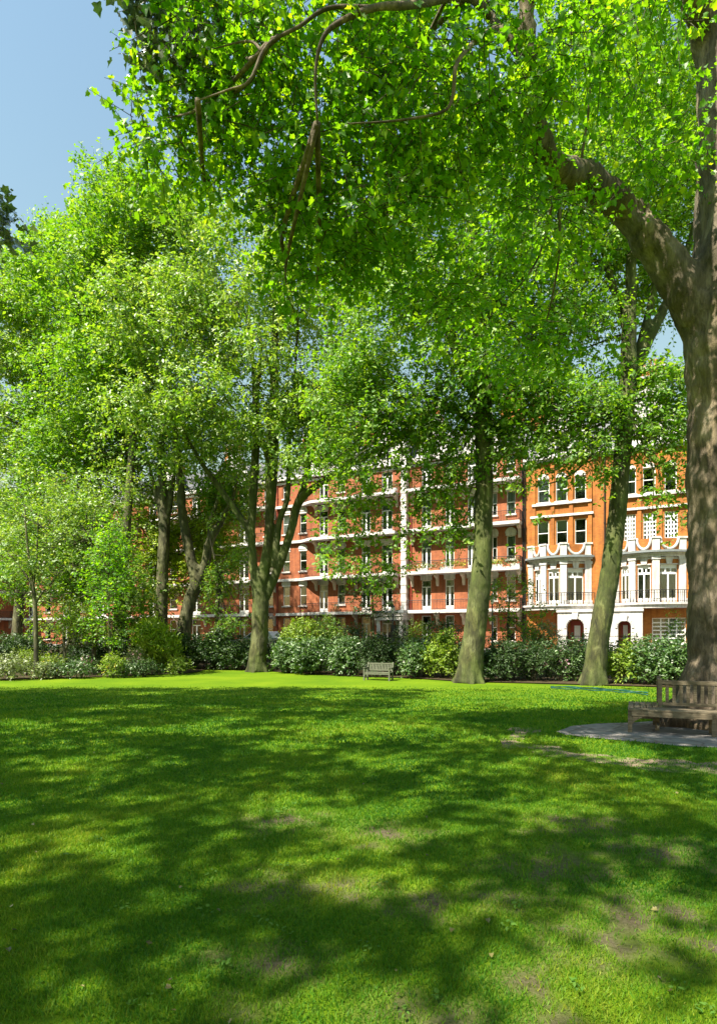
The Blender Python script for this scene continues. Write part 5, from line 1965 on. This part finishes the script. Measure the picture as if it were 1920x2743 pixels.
for i, (px, zb, lab) in enumerate([(912, 12.35, 'planter below the third-floor sash window of the block with the curved balcony'),
                                   (914, 8.15, 'planter below the second-floor sash window of the block with the curved balcony'),
                                   (912, 4.33, 'planter on the first-floor curved balcony above the hedge'),
                                   (1060, 16.35, 'planter at the top balcony end next to the tall white pilaster')]):
    planter(px, zb, lab, 1.1, 'leaf_laurel', 220 + i)


# ================================================================== paving, worn soil, hose
def ring_poly(cx, cy, rx, ry, n, jit, rot, seed):
    rg = random.Random(seed)
    out = []
    for k in range(n):
        an = 2 * math.pi * k / n
        q = 1 + rg.uniform(-jit, jit)
        x, y = rx * q * math.cos(an), ry * q * math.sin(an)
        out.append((cx + x * math.cos(rot) - y * math.sin(rot), cy + x * math.sin(rot) + y * math.cos(rot)))
    return out


PAVING = [flat(*q) for q in [(1490, 1962), (1530, 1947), (1600, 1940), (1700, 1937), (1790, 1930), (1990, 1925), (2300, 1950), (2300, 2040), (2000, 2006),
                                          (1900, 2004), (1820, 2001), (1740, 1992), (1650, 1984), (1570, 1977), (1515, 1970)]]
drape('stone_paving', PAVING, 'paving_stone', .012, .4)


def smooth_poly(pts, amp, seed):
    s = spline([(x, y, 0) for x, y in pts + pts[:1]], 5)[:-1]
    return [(q[0] + amp * noise.noise(Vector((q[0] * 2.1, q[1] * 2.1, seed))), q[1] + amp * noise.noise(Vector((q[0] * 2.1, q[1] * 2.1, seed + 9)))) for q in s]


SOIL = smooth_poly([flat(*q) for q in [(1335, 1972), (1400, 1952), (1455, 1950), (1440, 1962), (1400, 1975), (1420, 1995), (1500, 2008), (1560, 2018), (1640, 2022), (1720, 2035),
                                                        (1820, 2045), (1960, 2050), (1960, 2085), (1860, 2080), (1740, 2066), (1640, 2052), (1570, 2040), (1500, 2025), (1420, 2015), (1350, 2000)]], .5, 4)
drape('worn_soil_path', SOIL, 'worn_soil', .008, .35)


def hose():
    D = 26.4
    t = thing('garden_hose', 'teal garden hose in loose runs on the grass at the leaning trunk', 'hose', (8.6, 26.4, gz(8.6, 26.4)))
    base = t.location.copy()
    paths = []
    for k, off in enumerate((0, .12, .26)):
        pts = []
        for j in range(22):
            px = 1475 + (1735 - 1475) * j / 21
            py = 1841 + 17 * (j / 21) ** 1.6 + off * 20 + 1.2 * math.sin(j * 1.1 + k * 2)
            x, y = flat(px, py)
            pts.append(Vector((x, y, gz(x, y) + .03 + .02 * (k % 2))) - base)
        m = MB()
        m.tube(pts, [.022] * len(pts), 8)
        m.build('hose_run', 'hose_teal', t, smooth=True)


hose()


# ================================================================== mown grass, weeds, fallen leaves
def inpoly(x, y, poly, _):
    c = np.zeros(len(x), bool)
    for i in range(len(poly)):
        (x0, y0), (x1, y1) = poly[i - 1], poly[i]
        m = ((y0 > y) != (y1 > y)) & (x < (x1 - x0) * (y - y0) / ((y1 - y0) or 1e-9) + x0)
        c ^= m
    return c


def grass():
    rng = np.random.default_rng(77)
    P, Ax, N, S, T = [], [], [], [], []
    for (y0, y1, dens, hgt, wd) in ((2.3, 4.2, 11000, .031, .72), (4.2, 6.5, 5000, .034, 1.0), (6.5, 10, 1900, .040, 1.6), (10, 15, 520, .05, 3.0), (15, 27, 200, .05, 4.5)):
        xw = lambda y: .62 * y + 1.0
        area = (y1 - y0) * (xw(y0) + xw(y1))
        n = int(area * dens)
        y = rng.uniform(y0, y1, int(n * 1.3))
        x = rng.uniform(-1, 1, len(y)) * xw(y1)
        k = (np.abs(x) < .62 * y + 1.0) & (rng.random(len(y)) < np.clip((27 - y) / 9, 0, 1))
        x, y = x[k], y[k]
        # thin out over the worn spots
        keep = np.ones(len(x), bool)
        tint = np.zeros(len(x))
        for i in range(len(x)):
            v = noise.noise(Vector((x[i] * .9, y[i] * .9, 5))) + .5 * noise.noise(Vector((x[i] * 2.3, y[i] * 2.3, 8)))
            keep[i] = v > -.62 or rng.random() < .25
            tint[i] = .38 + .42 * noise.noise(Vector((x[i] * .55, y[i] * .55, 1))) + .26 * noise.noise(Vector((x[i] * 2.2, y[i] * 2.2, 2)))
        x, y, tint = x[keep], y[keep], tint[keep]
        # keep off the paving
        ok = ~(inpoly(x, y, PAVING, .0) | (inpoly(x, y, SOIL, 0) & (rng.random(len(x)) < .62)))
        wr = np.array([worn(a, b) for a, b in zip(x, y)])
        ok &= ~(rng.random(len(x)) < np.clip(wr * 1.15 - .12, 0, .86))
        tint = tint + .25 * np.clip(wr, 0, 1)
        x, y, tint = x[ok], y[ok], tint[ok]
        z = np.array([gz(a, b) for a, b in zip(x, y)]) - .003
        m = len(x)
        P.append(np.stack([x, y, z], 1))
        lean = rng.normal(size=(m, 2)) * .45
        a = np.stack([lean[:, 0], lean[:, 1], np.ones(m)], 1)
        Ax.append(a)
        N.append(np.stack([rng.normal(size=m), rng.normal(size=m) - .2, np.full(m, .25)], 1))
        S.append(np.stack([hgt * rng.uniform(.55, 1.35, m), np.full(m, wd)], 1))
        T.append(np.clip(tint + rng.normal(size=m) * .16, 0, 1))
    for band, tpl in enumerate((1.0, 1.35, 2.0, 3.0)):
        pass
    P = np.concatenate(P); Ax = np.concatenate(Ax); N = np.concatenate(N); S = np.concatenate(S); T = np.concatenate(T)
    Pn, An, Nn = P, norm(Ax), norm(N)
    Nn = norm(Nn - An * np.sum(Nn * An, 1, keepdims=True))
    L = np.cross(Nn, An)
    h = S[:, :1]; wv = S[:, 1:] * .0032
    v0 = Pn - L * wv; v1 = Pn + L * wv
    mid = Pn + An * h * .6 + Nn * h * .10
    v2 = mid + L * wv * .8; v3 = mid - L * wv * .8
    v4 = Pn + An * h + Nn * h * .34
    V = np.stack([v0, v1, v2, v3, v4], 1).reshape(-1, 3)
    n = len(P)
    lp = (np.arange(n)[:, None] * 5 + np.array([0, 1, 2, 3, 3, 2, 4])[None, :]).reshape(-1)
    st = (np.arange(n)[:, None] * 7 + np.array([0, 4])[None, :]).reshape(-1)
    me = bpy.data.meshes.new('grass')
    me.vertices.add(len(V)); me.vertices.foreach_set('co', V.astype(np.float32).ravel())
    me.loops.add(len(lp)); me.loops.foreach_set('vertex_index', lp.astype(np.int32))
    me.polygons.add(len(st)); me.polygons.foreach_set('loop_start', st.astype(np.int32))
    me.materials.append(MATS['grass_blade'])
    me.update(calc_edges=True)
    me.attributes.new('tint', 'FLOAT', 'FACE').data.foreach_set('value', np.repeat(T, 2).astype(np.float32))
    o = bpy.data.objects.new('grass', me)
    C.objects.link(o)
    tag(o, 'short mown grass blades covering the near lawn', 'grass', kind='stuff')
    # fallen leaves and clover
    k = 120
    y = 2.6 + 12 * rng.random(k) ** 1.5
    x = rng.uniform(-1, 1, k) * .62 * y
    z = np.array([gz(a, b) for a, b in zip(x, y)]) + .03
    o = leaf_object('fallen_leaves', np.stack([x, y, z], 1), rng.normal(size=(k, 3)) * [1, 1, .25], rng.normal(size=(k, 3)) * .35 + np.array([0, 0, 1]), rng.uniform(.012, .038, k),
                    T_PLANE, rng.random(k), ['dead_leaf'])
    tag(o, 'scattered brown fallen leaves on the near lawn', 'leaves', kind='stuff')
    k = 36
    c = np.stack([rng.uniform(-1, 1, k), 2.7 + 4.5 * rng.random(k)], 1)
    c[:, 0] *= .6 * c[:, 1]
    q = np.repeat(c, 7, 0) + rng.normal(size=(k * 7, 2)) * .035
    z = np.array([gz(a, b) for a, b in q]) + .035
    m = len(q)
    o = leaf_object('weeds', np.column_stack([q, z]), rng.normal(size=(m, 3)) * [1, 1, .2], rng.normal(size=(m, 3)) * .3 + np.array([0, 0, 1]), rng.uniform(.02, .045, m),
                    T_OVAL, rng.random(m) * .6, ['leaf_weed'])
    tag(o, 'small round-leaved weeds in the near turf', 'weeds', kind='stuff')


grass()
